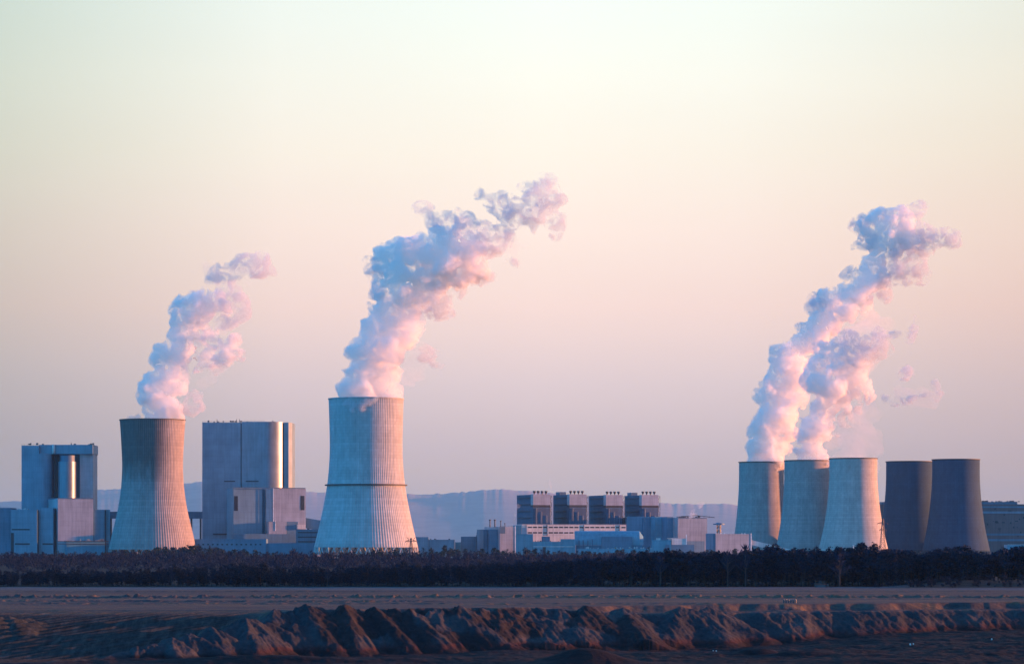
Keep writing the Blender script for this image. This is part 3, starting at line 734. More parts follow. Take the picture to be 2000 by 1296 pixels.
b = Bld('turbine_hall', 'long pink-lit hall with two rows of dark windows in front of the boiler houses', 'turbine hall', 1020, 3130, 19)
xe = b.x(1223)
b.mb('hall', MB().box(0, xe, 0, 18, -.3, b.z(1024)), M['clad_white'])
b.mb('parapet', MB().box(-.2, xe + .2, -.2, 18, b.z(1024) + .01, b.z(1023.0)), M['clad_pale'])
for row_ in (1027.6, 1038.2):
    for p in list(range(1031, 1062, 10)) + list(range(1072, 1134, 10)) + list(range(1143, 1206, 10)) + [1214]:
        x = b.x(p); z = b.z(1027.6) if row_ < 1030 else b.z(1038.2)
        f = MB().box(x, x + 4.6, -.12, -.004, z - 1.5, z).build('window', M['glass'], b.e)
for p in (1027, 1068, 1139.5, 1209): b.box('downpipe', p, p + 1.6, 1024.5, 1045, -.7, -.01, M['clad_dark'])
b.mb('stair_block', MB().box(-6, -.02, 3, 14, -.3, b.z(1025)), M['teal'])

b = Bld('round_roof_hall', 'hall with a barrel-shaped teal roof in front of the turbine hall', 'power station building', 1125, 3040, 0)
xa, xb = b.x(1123), b.x(1257); n_ = 14
z0, z1 = b.z(1064), b.z(1036)
vs = []; 
for x in (xa, xb - 4, xb):
    k = 1.0 if x < xb else .62
    for i in range(n_ + 1):
        t = math.pi * i / n_; vs.append((x, 11 - 11 * math.cos(t) * (1 if k == 1 else .8), z0 + (z1 - z0) * math.sin(t) * k))
fs = [(j * (n_ + 1) + i, j * (n_ + 1) + i + 1, (j + 1) * (n_ + 1) + i + 1, (j + 1) * (n_ + 1) + i) for j in range(2) for i in range(n_)]
fs += [tuple(range(n_, -1, -1)), tuple(range(2 * (n_ + 1), 3 * (n_ + 1)))]
o = b.mb('roof', MB().add(vs, fs), M['teal'])
b.box('wall', 1125, 1254, 1064.1, None, .6, 21, M['mid'])
b.box('porch', 1175, 1235, 1047, None, -5, .5, M['mid'])
m = MB()
for p in (1130, 1138, 1147, 1156): MB().box(b.x(p, -1), b.x(p + 2, -1), -1.4, -.2, 0, b.z(1052 + (p % 4))).build('duct', M['clad_dark'], b.e)
b = Bld('service_block', 'stepped low teal blocks left of the barrel-roofed hall', 'power station building', 1007, 3020, 0)
for x0, x1, t, l in ((1007.5, 1041, 1042, 2), (1041.2, 1095, 1057, 0), (1095.2, 1124, 1052, 1)): b.box('hall', x0, x1, t, None, l, l + 14, M['teal'])
b.box('roof_box', 1019, 1029, 1030, 1042.2, 4, 9, M['clad_pale']); b.box('roof_box', 1058, 1074, 1047, 1057.2, 4, 9, M['clad_dark'])
b.box('doorway', 1060, 1066, 1066, None, -.2, -.004, M['dark']); b.box('band', 1042, 1120, 1066, 1067.5, -.3, -.02, M['steel_light'])
roof_clutter(b, 1045, 1090, 1057, 1, 6, 31, M['steel'], 1.3)
b = Bld('service_block', 'low pipe-crowded teal block at the foot of the barrel-roofed hall', 'power station building', 1128, 2960, 0)
b.box('hall', 1128, 1275, 1071, None, 0, 12, M['teal'])
rg = random.Random(9); m = MB()
for i in range(26):
    x = b.x(1130 + rg.random() * 140); MB().box(x, x + rg.uniform(.5, 2.5), 1, 3, b.z(1071.1), b.z(1071) + rg.uniform(.4, 2.4)).build('roof_unit', M['steel_light'], b.e)

b = Bld('mill_building', 'many-faced blue building with a grey lit front right of the boiler houses', 'power station building', 1324, 3225, 19)
LB = b.back(1262)
zt = b.z(1010)
b.mb('hall', MB().box(0, b.x(1381), 0, LB, -.3, zt), M['clad_pale'])
b.mb('side_bay', MB().box(-7, -.02, 14, LB + 14, -.3, b.z(1009) + .3), M['mid'])
b.mb('side_bay', MB().box(-15, -7.02, 30, LB + 40, -.3, b.z(1008)), M['teal'])
b.mb('side_bay', MB().box(-24, -15.02, 44, LB + 60, -.3, b.z(1008) - .6), M['mid'])
b.box('plinth', 1342, 1376, 1056, None, -.4, -.02, M['clad'])
b.box('band', 1325, 1380, 1010.6, 1012, -.3, -.02, M['clad_dark'])
roof_clutter(b, 1328, 1378, 1010, 2, 7, 41, M['steel'], 2.2)
m = MB(); x0, x1 = b.x(1322, 8), b.x(1396, 8)
m.bar((x0, 8, zt + .6), (x0 + 22, 8, zt + 2.6), .5); m.bar((x0 + 22, 8, zt + 2.6), (x1, 8, zt + .2), .5)
for k in range(7): m.bar((x0 + (x1 - x0) * k / 7, 8, zt - .3), (x0 + (x1 - x0) * k / 7, 8, zt + 1.6), .25)
b.mb('roof_pipe', m, M['steel'])
b = Bld('mill_shed', 'blue side wing climbing behind the round-roof hall', 'power station building', 1223, 3262, 0)
b.box('hall', 1224, 1258, 1008, None, 0, 30, M['mid']); b.box('hall', 1258.2, 1290, 1009, None, 3, 30, M['teal'])
b = Bld('gatehouse', 'small white building with a roof edge before the grey mill front', 'power station building', 1312, 3000, 14)
b.mb('hall', MB().box(0, b.x(1341), 0, 12, -.3, b.z(1051)), M['clad_white']); b.box('corner_trim', 1340, 1341.4, 1043, None, -.3, -.01, M['white'])
b.box('roof_box', 1305, 1324, 1049.6, 1051.6, 2, 6, M['steel_light'])
b.box('lean_to', 1300, 1356, 1063, None, -9, -.4, M['mid'])
b = Bld('service_block', 'plain blue block between the barrel roof and the small white building', 'power station building', 1273, 2990, 0)
b.box('hall', 1274, 1311, 1054, None, 0, 14, M['teal']); b.box('roof_box', 1282, 1290, 1050, 1054.2, 3, 7, M['steel_light'])
b = Bld('pump_house', 'mauve flat-fronted building with a bright right edge before the leftmost tower of the five', 'power station building', 1398, 3040, 19)
LB = b.back(1381.5)
b.mb('hall', MB().box(0, b.x(1467), 0, LB, -.3, b.z(1042)), M['clad_pale'])
b.box('corner_trim', 1466.4, 1468, 1041, None, -.3, -.01, M['white'])
b.mb('side_bay', MB().box(-2.2, -.02, 2, LB - 1, -.3, b.z(1041)), M['mid'])
m = MB()
for p in (1408, 1415, 1449, 1455): MB().box(b.x(p), b.x(p + 1), .5, 1.2, b.z(1042), b.z(1040.4)).build('roof_light', M['white'], b.e)
b = Bld('ash_conveyor', 'pale sloping conveyor gallery descending right in front of the row of five towers', 'conveyor', 1468, 3060, 0)
xa, xb = b.x(1469), b.x(1572); za, zb = b.z(1054), b.z(1079); h_ = 5.2
m = MB().add([(xa, 0, za - h_), (xb, 0, zb - h_), (xb, 5, zb - h_), (xa, 5, za - h_), (xa, 0, za), (xb, 0, zb), (xb, 5, zb), (xa, 5, za)],
      [(0, 3, 2, 1), (4, 5, 6, 7), (0, 1, 5, 4), (1, 2, 6, 5), (2, 3, 7, 6), (3, 0, 4, 7)])
b.mb('gallery', m, M['clad_white'])
for k in range(4): b.box('trestle', 1480 + 22 * k, 1483 + 22 * k, 1066 + 5 * k, None, 1, 4, M['steel'])
b = Bld('water_tank', 'mushroom-shaped tank on a lattice shaft right of the mill building', 'tank', 1404, 3200, 0)
x = b.x(1404); m = MB(); zc = b.z(1024)
m.cyl(x, 0, zc, zc + 1.2, 6.6, 6.4, n=24); m.cyl(x, 0, zc + 1.21, b.z(1020), 4.2, 2.2, n=24); b.mb('tank', m, M['clad_dark'])
m = MB()
for i in range(6):
    a_ = math.pi / 3 * i; p0 = (x + 2.2 * math.cos(a_), 2.2 * math.sin(a_)); a2 = a_ + math.pi / 3; p1 = (x + 2.2 * math.cos(a2), 2.2 * math.sin(a2))
    m.bar((*p0, 0), (*p0, zc), .45)
    for k in range(8): m.bar((*p0, zc * k / 8), (*p1, zc * (k + 1) / 8), .25)
b.mb('shaft', m, M['steel'])
b = Bld('boiler_house', 'banded grey boiler block with roof plant at the right edge behind the darkest tower', 'power station building', 1722, 3860, 0)
b.box('hall', 1719, 2090, 984, None, 0, 40, M['clad_brown']); b.box('hall', 1722, 1987, 979.5, 984.6, 2, 34, M['clad_dark'])
b.box('band', 1915, 2085, 988, 991, -.4, -.02, M['mid']); b.box('band', 1915, 2085, 998, 1002, -.4, -.02, M['clad']); b.box('band', 1915, 2085, 1041, 1045, -.4, -.02, M['clad_dark']); b.box('band', 1930, 2085, 1052, 1056, -.4, -.02, M['mid'])
rg = random.Random(77); m = MB()
for i in range(40):
    p = rg.uniform(1918, 1990); x = b.x(p, 3); MB().box(x, x + rg.uniform(.4, 2.5), 4 + rg.random() * 3, 8 + rg.random() * 3, b.z(979.6), b.z(979.5) + rg.uniform(.3, 2.0)).build('roof_unit', M['steel'], b.e)
m = MB()
for i in range(30):
    p = rg.uniform(1922, 2040); q = rg.uniform(994, 1048); x = b.x(p); w_ = rg.choice((1, 1.5, 4)); MB().box(x, x + w_, -.3, -.03, b.z(q), b.z(q) + rg.choice((1.2, 2.2))).build('opening', M['dark'], b.e)
b = Bld('store_shed', 'low teal shed at the right edge behind the pines', 'power station building', 1968, 3300, 0)
b.box('hall', 1967, 2060, 1063, None, 0, 20, M['teal']); b.box('band', 1968, 2058, 1062.4, 1063.4, -.3, -.02, M['steel_light'])

# ---- lattice masts, poles
def pylon(px, D, top, base_w, arms, label):
    o = thing('power_pylon', label, 'pylon', (PX(px, D), D, 0), R(8), 'lattice pylons'); H = PZ(top, D)
    m = MB(); n_ = 9
    def pt(i, sx, sy):
        t = i / n_; w_ = base_w * (1 - t) + .5 * t; return Vector((sx * w_, sy * w_, H * t))
    cs = [(-1, -1), (1, -1), (1, 1), (-1, 1)]
    for i in range(n_):
        for k in range(4):
            a_, c_ = cs[k], cs[(k + 1) % 4]
            m.bar(pt(i, *a_), pt(i + 1, *a_), .38); m.bar(pt(i, *a_), pt(i + 1, *c_), .22); m.bar(pt(i + 1, *a_), pt(i + 1, *c_), .22)
    m.build('mast', M['steel'], o)
    for (row_, half, up) in arms:
        z = PZ(row_, D); h = half / F * D; m = MB()
        for y in (-.5, .5):
            m.bar((-h, 0, z), (h, 0, z), .35); m.bar((-h, 0, z), (0, y, z + 1.6), .3); m.bar((h, 0, z), (0, y, z + 1.6), .3)
        if up:
            for s in (-1, 1): m.bar((s * h * .4, 0, z), (s * h * .55, 0, z + up), .3); m.bar((s * h * .55, 0, z + up), (s * h * .8, 0, z + up + .6), .3)
        for s in (-1, -.5, .5, 1): m.bar((s * h, 0, z), (s * h, 0, z - 1.5), .25)
        m.build('crossarm', M['steel'], o)
    return o
pylon(803, 2560, 1050, 2.2, ((1056, 11, 2.6),), 'small lattice pylon in front of the right foot of the tallest tower')
pylon(1724, 3150, 1012, 3.4, ((1021, 10, 0), (1034, 7, 0)), 'lattice pylon between the palest and the blackened towers')
for px, t, lab in ((1667, 1064, 'thin white lamp pole before the palest tower of the five, left one'), (1695, 1066, 'thin white lamp pole before the palest tower of the five, right one')):
    o = thing('lamp_pole', lab, 'pole', (PX(px, 3000), 3000, 0), 0, 'lamp poles before the towers'); z = PZ(t, 3000)
    MB().cyl(0, 0, 0, z, .35, .22, n=8).build('pole', M['white'], o); MB().box(-1.2, .3, -.3, .3, z + .01, z + .5).build('lamp_head', M['white'], o)

# ------------------------------------------------------------------ trees
def leaf_tri(v, f, p, d, s, rg, aspect=1.0):
    u = d.orthogonal().normalized(); u.rotate(Matrix.Rotation(rg.uniform(0, 6.28), 3, d)); b_ = len(v)
    v += [tuple(p - u * s * .5), tuple(p + u * s * .5), tuple(p + d * s * aspect)]; f.append((b_, b_ + 1, b_ + 2))
def pine_mesh(seed, nleaf=520, kind='round', h=10.0):
    rg = random.Random(seed); cv, cf = [], []; t = MB()
    lean = Vector((rg.uniform(-.25, .25), rg.uniform(-.2, .2), 0))
    seg = 5; base = .16
    pts = [Vector((0, 0, -.3)) + lean * (i / seg) ** 2 + Vector((0, 0, (h * .93 + .3) * i / seg)) for i in range(seg + 1)]
    for i in range(seg): 
        r0, r1 = base * (1 - i / seg * .85), base * (1 - (i + 1) / seg * .85)
        a, b_ = pts[i], pts[i + 1]; n = 6
        vs = [a + Vector((r0 * math.cos(6.283 * k / n), r0 * math.sin(6.283 * k / n), 0)) for k in range(n)] + [b_ + Vector((r1 * math.cos(6.283 * k / n), r1 * math.sin(6.283 * k / n), 0)) for k in range(n)]
        t.add(vs, [(k, (k + 1) % n, n + (k + 1) % n, n + k) for k in range(n)])
    c0 = .36 if kind == 'round' else .12 if kind == 'spruce' else .45
    nb = 34 if kind != 'spruce' else 44
    for i in range(nb):
        u = rg.random() ** .8; zf = c0 + (1 - c0) * u
        if kind == 'round': rad = (1 - abs(2 * u - .85) ** 2.2 * .62) * h * .19
        elif kind == 'flat': rad = (.35 + u * .75) * h * .17 * (1 if u < .9 else .6)
        else: rad = (1.03 - u) * h * .17 + .15
        a = rg.uniform(0, 6.283); rad *= rg.uniform(.55, 1.18)
        p0 = Vector((0, 0, zf * h * .93)) + lean * zf * zf
        droop = -.15 if kind == 'spruce' else .35
        p1 = p0 + Vector((math.cos(a) * rad, math.sin(a) * rad, rad * droop * rg.uniform(.3, 1.3)))
        t.bar(p0, p1, .06)
        for k in range(nleaf // nb):
            q = rg.random() ** .6; p = p0.lerp(p1, q) + Vector((rg.gauss(0, .3), rg.gauss(0, .3), rg.gauss(0, .26)))
            d = Vector((rg.gauss(0, 1), rg.gauss(0, 1), rg.gauss(.5, .8))).normalized()
            leaf_tri(cv, cf, p, d, rg.uniform(.28, .62), rg)
    return t, cv, cf
def bare_mesh(seed, h=10.0, ntw=170):
    rg = random.Random(seed); cv, cf = [], []; t = MB()
    t.bar((0, 0, -.3), (rg.uniform(-.2, .2), 0, h * .55), .2); t.bar((0, 0, h * .55), (rg.uniform(-.3, .3), 0, h * .95), .09)
    for i in range(22):
        u = rg.random(); a = rg.uniform(0, 6.283); z0 = h * (.3 + .6 * u); rad = h * .2 * (1.15 - u) * rg.uniform(.5, 1.1)
        p0 = Vector((0, 0, z0)); p1 = p0 + Vector((math.cos(a) * rad, math.sin(a) * rad, rad * rg.uniform(.9, 1.7)))
        t.bar(p0, p1, .07)
        for k in range(ntw // 22):
            p = p0.lerp(p1, rg.uniform(.3, 1)) + Vector((rg.gauss(0, .15), rg.gauss(0, .15), 0))
            d = Vector((math.cos(a) * .5 + rg.gauss(0, .5), math.sin(a) * .5 + rg.gauss(0, .5), 1 + rg.random())).normalized()
            leaf_tri(cv, cf, p, d, rg.uniform(.16, .3), rg, aspect=rg.uniform(3, 6))
    return t, cv, cf
def mk(v, f, name):
    me = bpy.data.meshes.new(name); me.from_pydata(v, [], f); me.update(); return me
PINES = []
for i in range(10):
    kind = ('round', 'round', 'flat', 'spruce', 'round')[i % 5]
    t, cv, cf = pine_mesh(100 + i, 640, kind); PINES.append((kind, t.mesh('trunk'), mk(cv, cf, 'crown')))
BARES = []
for i in range(4):
    t, cv, cf = bare_mesh(300 + i); BARES.append((t.mesh('trunk'), mk(cv, cf, 'crown')))
for k, t, c in PINES: t.materials.append(M['bark']); c.materials.append(M['needles'])
for t, c in BARES: t.materials.append(M['birch']); c.materials.append(M['twigs'])

TOP_PX = [-600, 0, 150, 300, 420, 600, 800, 950, 1100, 1250, 1350, 1500, 1700, 2000, 2600]
TOP_PY = [1110, 1110, 1112, 1108, 1101, 1103, 1101, 1094, 1089, 1079, 1074, 1072, 1072, 1070, 1070]
def gz(px, Y):
    return 2.4 * float(sstep(1690, 1900, np.array(px))) * math.exp(-((Y - 1068) / 22) ** 2)
def ground_z(px, Y): return float(terrain(np.array([float(px)]), np.array([float(Y)]))[1][0])
_tp = np.arange(-700, 2700, 7.0); _tv = (fbm(_tp / 46, _tp * 0, 611, 3) - .5) * 22 + (fbm(_tp / 16, _tp * 0, 613, 2) - .5) * 8
def uneven(px): return float(np.interp(px, _tp, _tv)) * (1.45 if px > 1200 else .8)
rg = random.Random(11)
def place_tree(name, tm, cm, px, D, H, lab, cat, grp, base=0.0):
    o = thing(name, lab, cat, (PX(px, D), D, base - .1), rg.uniform(0, 6.283), grp)
    s = H / 10.0; w_ = s * rg.uniform(.8, 1.55); o.scale = (w_, w_, s)
    for n_, me in (('trunk', tm), ('crown', cm)):
        q = bpy.data.objects.new(n_, me); COL.objects.link(q); q.parent = o
    return o
NP = 285
for i in range(NP):
    px = -140 + 2280 * (i + rg.uniform(-.45, .45)) / NP
    D = rg.choice((1072, 1080, 1090)) + rg.uniform(-4, 4) + (16 if px > 1780 else 0)
    top = float(np.interp(px, TOP_PX, TOP_PY)) + uneven(px) + rg.gauss(2, 3.0) - (rg.uniform(2, 9) if rg.random() < .12 else 0)
    b0 = gz(px, D); H = max(4.5, PZ(top, D) - b0)
    left = px < 1150
    pool = [p for p in PINES if (p[0] == 'spruce' or (p[0] == 'round' and rg.random() < .4))] if left else [p for p in PINES if p[0] != 'spruce' or rg.random() < .12]
    k, tm, cm = rg.choice(pool or PINES)
    if left: lab, grp, nm = 'small dark conifer in the plantation edge below the power station', 'conifers along the left wood edge', 'conifer_tree'
    else: lab, grp, nm = 'dark pine with rounded crown in the tall wood edge on the right', 'pines along the right wood edge', 'pine_tree'
    place_tree(nm, tm, cm, px, D, H, lab, 'tree', grp, b0)
# a few bare birches standing out of the edge
for px, top, lab in ((1421, 1070, 'bare birch in front of the mauve flat-fronted building, left one'), (1456, 1061, 'bare birch in front of the mauve flat-fronted building, right one'),
                (335, 1107, 'bare birch at the left wood edge'), (1640, 1080, 'bare birch among pines below the palest tower'), (1290, 1084, 'bare birch below the small white building'), (640, 1104, 'bare birch below the tallest tower')):
    t, c = BARES[int(px) % 4]; place_tree('birch_tree', t, c, px, 1066, PZ(top, 1066), lab, 'tree', 'bare birches')

def tri_fill(me, V, Fc):
    me.vertices.add(len(V)); me.vertices.foreach_set('co', V.ravel())
    me.loops.add(Fc.size); me.loops.foreach_set('vertex_index', Fc.ravel()); me.polygons.add(len(Fc))
    me.polygons.foreach_set('loop_start', np.arange(0, Fc.size, 3)); me.polygons.foreach_set('loop_total', np.full(len(Fc), 3))
    me.update(); me.validate()
def mass(name, trees, mats, kind='stuff'):
    """many small trees as one object; trees = [(verts, faces, matidx, loc, rot, sx, sz)]"""
    V, Fc, Mi = [], [], []; off = 0
    for (v, f, mi, loc, rot, sx, sz) in trees:
        c, s = math.cos(rot), math.sin(rot)
        q = np.empty_like(v); q[:, 0] = (v[:, 0] * c - v[:, 1] * s) * sx + loc[0]; q[:, 1] = (v[:, 0] * s + v[:, 1] * c) * sx + loc[1]; q[:, 2] = v[:, 2] * sz + loc[2]
        V.append(q); Fc.append(f + off); Mi.append(np.full(len(f), mi)); off += len(v)
    V = np.concatenate(V); Fc = np.concatenate(Fc); Mi = np.concatenate(Mi)
    me = bpy.data.meshes.new(name); tri_fill(me, V, Fc); me.polygons.foreach_set('material_index', Mi)
    for m_ in mats: me.materials.append(m_)
    o = bpy.data.objects.new(name, me); COL.objects.link(o); tag(o, kind=kind); return o
def arr(cv, cf): return np.array(cv, float), np.array(cf, int)
LOWP = []
for i in range(6):
    t, cv, cf = pine_mesh(500 + i, 260, ('spruce', 'round', 'flat')[i % 3])
    cv = [tuple(Vector(p)) for p in cv]; LOWP.append(arr(cv, cf))
def lowtri(v, k): # enlarge triangles of a low detail tree about their own centres
    q = v.reshape(-1, 3, 3); c = q.mean(1, keepdims=True); return (c + (q - c) * k).reshape(-1, 3)
LOWP = [(lowtri(v, 1.5), f) for v, f in LOWP]
LOWB = []
for i in range(5):
    t, cv, cf = bare_mesh(700 + i, 10, 110); LOWB.append(arr(cv, cf))
tr = []
for i in range(950):   # pine wood behind the edge
    px = rg.uniform(-420, 2450); D = 1096 + rg.random() ** 1.3 * 170
    if px > 1780: D += 14
    top = float(np.interp(px, TOP_PX, TOP_PY)) + uneven(px) * .7 + rg.gauss(6, 4)
    H = max(4.5, PZ(top, D)); k = rg.randrange(6)
    if px > 1200 and k % 3 == 0: k += 1
    v, f = LOWP[k]; tr.append((v, f, 0, (PX(px, D), D, -.2), rg.uniform(0, 6.28), H / 10 * rg.uniform(1.0, 1.4), H / 10))
for i in range(1100):   # undergrowth closing the wood below the crowns
    px = rg.uniform(-420, 2450); D = 1076 + rg.random() * 60 + (14 if px > 1780 else 0); v, f = LOWP[rg.randrange(6)]; H = rg.uniform(2.5, 6) * (1.0 if px < 1150 else 1.45)
    tr.append((v, f, 0, (PX(px, D), D, gz(px, D) - .6), rg.uniform(0, 6.28), H / 10 * 2.2, H / 10))
for i in range(260):   # heath scrub on the rise at the right
    px = rg.uniform(1700, 2400); D = rg.uniform(1036, 1080); v, f = LOWP[rg.randrange(6)]; H = rg.uniform(.8, 2.6)
    tr.append((v, f, 0, (PX(px, D), D, gz(px, D) - .3), rg.uniform(0, 6.28), H / 10 * 2.6, H / 10))
mass('pine_wood', tr, [M['needles']])
tr = []
for i in range(1700):  # bare brown wood farther back
    px = rg.uniform(-420, 1750) if i % 4 else rg.uniform(-420, 2450); D = 1300 + rg.random() * 900; top = 1083 + rg.gauss(0, 3.5) + (D - 1700) * -.006
    if 200 < px < 480 or 560 < px < 660: top -= 3
    H = max(5, PZ(top, D)); v, f = LOWB[rg.randrange(5)]
    tr.append((v, f, 0, (PX(px, D), D, -.2), rg.uniform(0, 6.28), H / 10 * 1.5, H / 10))
for i in range(900):
    px = rg.uniform(-420, 1750); D = 1280 + rg.random() * 900; H = rg.uniform(4, 8); v, f = LOWB[rg.randrange(5)]
    tr.append((v, f, 0, (PX(px, D), D, -.2), rg.uniform(0, 6.28), H / 10 * 3, H / 10))
mass('bare_wood', tr, [M['twigs']])
tr = []
FAR_PX = [-600, 0, 120, 200, 260, 330, 400, 470, 560, 700, 850, 920, 1000, 1100, 1300, 1700, 2600]
FAR_PY = [1080, 1080, 1078, 1076, 1071, 1068, 1066, 1074, 1080, 1077, 1072, 1070, 1072, 1076, 1074, 1078, 1078]
for i in range(1000):  # trees at the foot of the plant
    px = rg.uniform(-420, 2450); D = 2450 + rg.random() * 330; top = float(np.interp(px, FAR_PX, FAR_PY)) + rg.gauss(3, 3.5)
    H = max(4, PZ(top, D)); v, f = (LOWB[rg.randrange(5)] if rg.random() < .45 else LOWP[rg.randrange(6)])
    tr.append((v, f, 1 if v is LOWB[0][0] else 0, (PX(px, D), D, -.2), rg.uniform(0, 6.28), H / 10 * 1.7, H / 10))
mass('far_wood', tr, [M['far_leaf'], M['twigs']])

# ------------------------------------------------------------------ small things in the mine
def marker(px, Y, lab, hh=1.0, wd=.45):
    hh *= .62; wd *= .62
    x = PX(px, Y); z = ground_z(px, Y); o = thing('marker_board', lab, 'marker', (x, Y, z), 0, 'white marker boards on the pit floor')
    MB().box(-.05, .05, 0, .1, -.2, hh * .5).build('post', M['steel'], o)
    MB().box(-wd / 2, wd / 2, -.04, .04, hh * .35, hh).build('board', M['white'], o)
marker(1393, 705, 'white marker board on the pit floor below the face, left of its pair'); marker(1399, 706, 'white marker board on the pit floor below the face, right of its pair', .7)
marker(1778, 694, 'white marker board on the dark pit floor, bottom right, left of its pair', 1.0, .6); marker(1784, 695, 'small white marker board on the dark pit floor, bottom right', .8, .4)
marker(1937, 716, 'white marker board near the right edge of the pit floor', .9)
# tracked machine at the wood edge
Y = 1056; o = thing('tracked_loader', 'small dark tracked machine parked at the foot of the wood', 'machine', (PX(1602, Y), Y, ground_z(1602, Y)), R(6))
for s in (-1, 1):
    m = MB(); m.prism([(-2.0, s * .9 - .25), (2.0, s * .9 - .25), (2.0, s * .9 + .25), (-2.0, s * .9 + .25)], 0.02, .75); m.build('track', M['steel'], o)
MB().prism([(-1.9, -.7), (1.6, -.7), (1.6, .7), (-1.9, .7)], .76, [1.5, 1.25, 1.25, 1.5]).build('body', M['rust'], o)
MB().prism([(-.7, -.6), (.5, -.6), (.5, .6), (-.7, .6)], 1.4, 2.5).build('cab', M['glass'], o)
MB().bar((1.3, 0, 1.2), (2.6, 0, .9), .25).build('boom', M['rust'], o); MB().box(2.5, 3.0, -.9, .9, .2, 1.1).build('bucket', M['steel'], o)
# row of drums on the bench edge
for i in range(6):
    px = 1531 + i * 4.6; Y = 777; x = PX(px, Y); o = thing('steel_drum', 'dark steel drum with pale lid in a row on the bench edge', 'drum', (x, Y, ground_z(px, Y)), 0, 'row of drums on the bench edge')
    MB().cyl(0, 0, -.1, .85, .22, n=12).build('barrel', M['steel'], o); MB().cyl(0, 0, .851, .9, .2, n=12).build('lid', M['steel_light'], o)

# ------------------------------------------------------------------ steam
def steam_mat(name, dens, scale, lo, hi, rate=0.0, detail=4.0, col=(.95, .94, .93), dist=.6):
    m = bpy.data.materials.new(name); m.use_nodes = True; nt = m.node_tree
    for n in list(nt.nodes): nt.nodes.remove(n)
    out = N(nt, 'ShaderNodeOutputMaterial'); sc = N(nt, 'ShaderNodeVolumePrincipled'); sc.inputs['Color'].default_value = (*col, 1); sc.inputs['Anisotropy'].default_value = 0.0
    L(nt, sc.outputs[0], out.inputs['Volume'])
    if hi > lo:
        co = objco(nt); k = noise_(nt, co, scale, detail, .62, dist)
        d = mrange(nt, k, lo, hi, 0.0, dens); L(nt, d, sc.inputs['Density'])
    else:
        sc.inputs['Density'].default_value = dens
    m.cycles.volume_step_rate = rate or 1.0
    return m
M['steam'] = steam_mat('steam_dense', 0.21, 0.085, .41, .53, .07, 9.0, (.988, .978, .962), 1.0)
M['steam_thin'] = steam_mat('steam_thin', 0.13, 0.085, .47, .58, .05, 9.0, (.76, .83, .88), .9)
M['steam_faint'] = steam_mat('steam_faint', 0.02, 0.03, .30, .65, .08)

def _h3(i, j, k, s):
    n = (i * 374761393 + j * 668265263 + k * 2147483647 // 7 + s * 1442695041) & 0x7fffffff
    n = ((n ^ (n >> 13)) * 1274126177) & 0x7fffffff
    return ((n ^ (n >> 16)) & 0xffff) / 65535.0
def worley(p):
    b = np.floor(p).astype(np.int64); best = np.full(len(p), 9.0)
    for di in (-1, 0, 1):
        for dj in (-1, 0, 1):
            for dk in (-1, 0, 1):
                i, j, k = b[:, 0] + di, b[:, 1] + dj, b[:, 2] + dk
                d = (i + _h3(i, j, k, 1) - p[:, 0]) ** 2 + (j + _h3(i, j, k, 2) - p[:, 1]) ** 2 + (k + _h3(i, j, k, 3) - p[:, 2]) ** 2
                best = np.minimum(best, d)
    return np.sqrt(best)
def vn3(p):
    b = np.floor(p).astype(np.int64); f = p - b; f = f * f * (3 - 2 * f); t = 0
    for di in (0, 1):
        for dj in (0, 1):
            for dk in (0, 1):
                wt = (f[:, 0] if di else 1 - f[:, 0]) * (f[:, 1] if dj else 1 - f[:, 1]) * (f[:, 2] if dk else 1 - f[:, 2])
                t = t + wt * _h3(b[:, 0] + di, b[:, 1] + dj, b[:, 2] + dk, 4)
    return t
ICO = {}
for sub in (1, 2):
    bm = bmesh.new(); bmesh.ops.create_icosphere(bm, subdivisions=sub, radius=1.0)
    ICO[sub] = (np.array([v.co[:] for v in bm.verts]), np.array([[v.index for v in f.verts] for f in bm.faces])); bm.free()
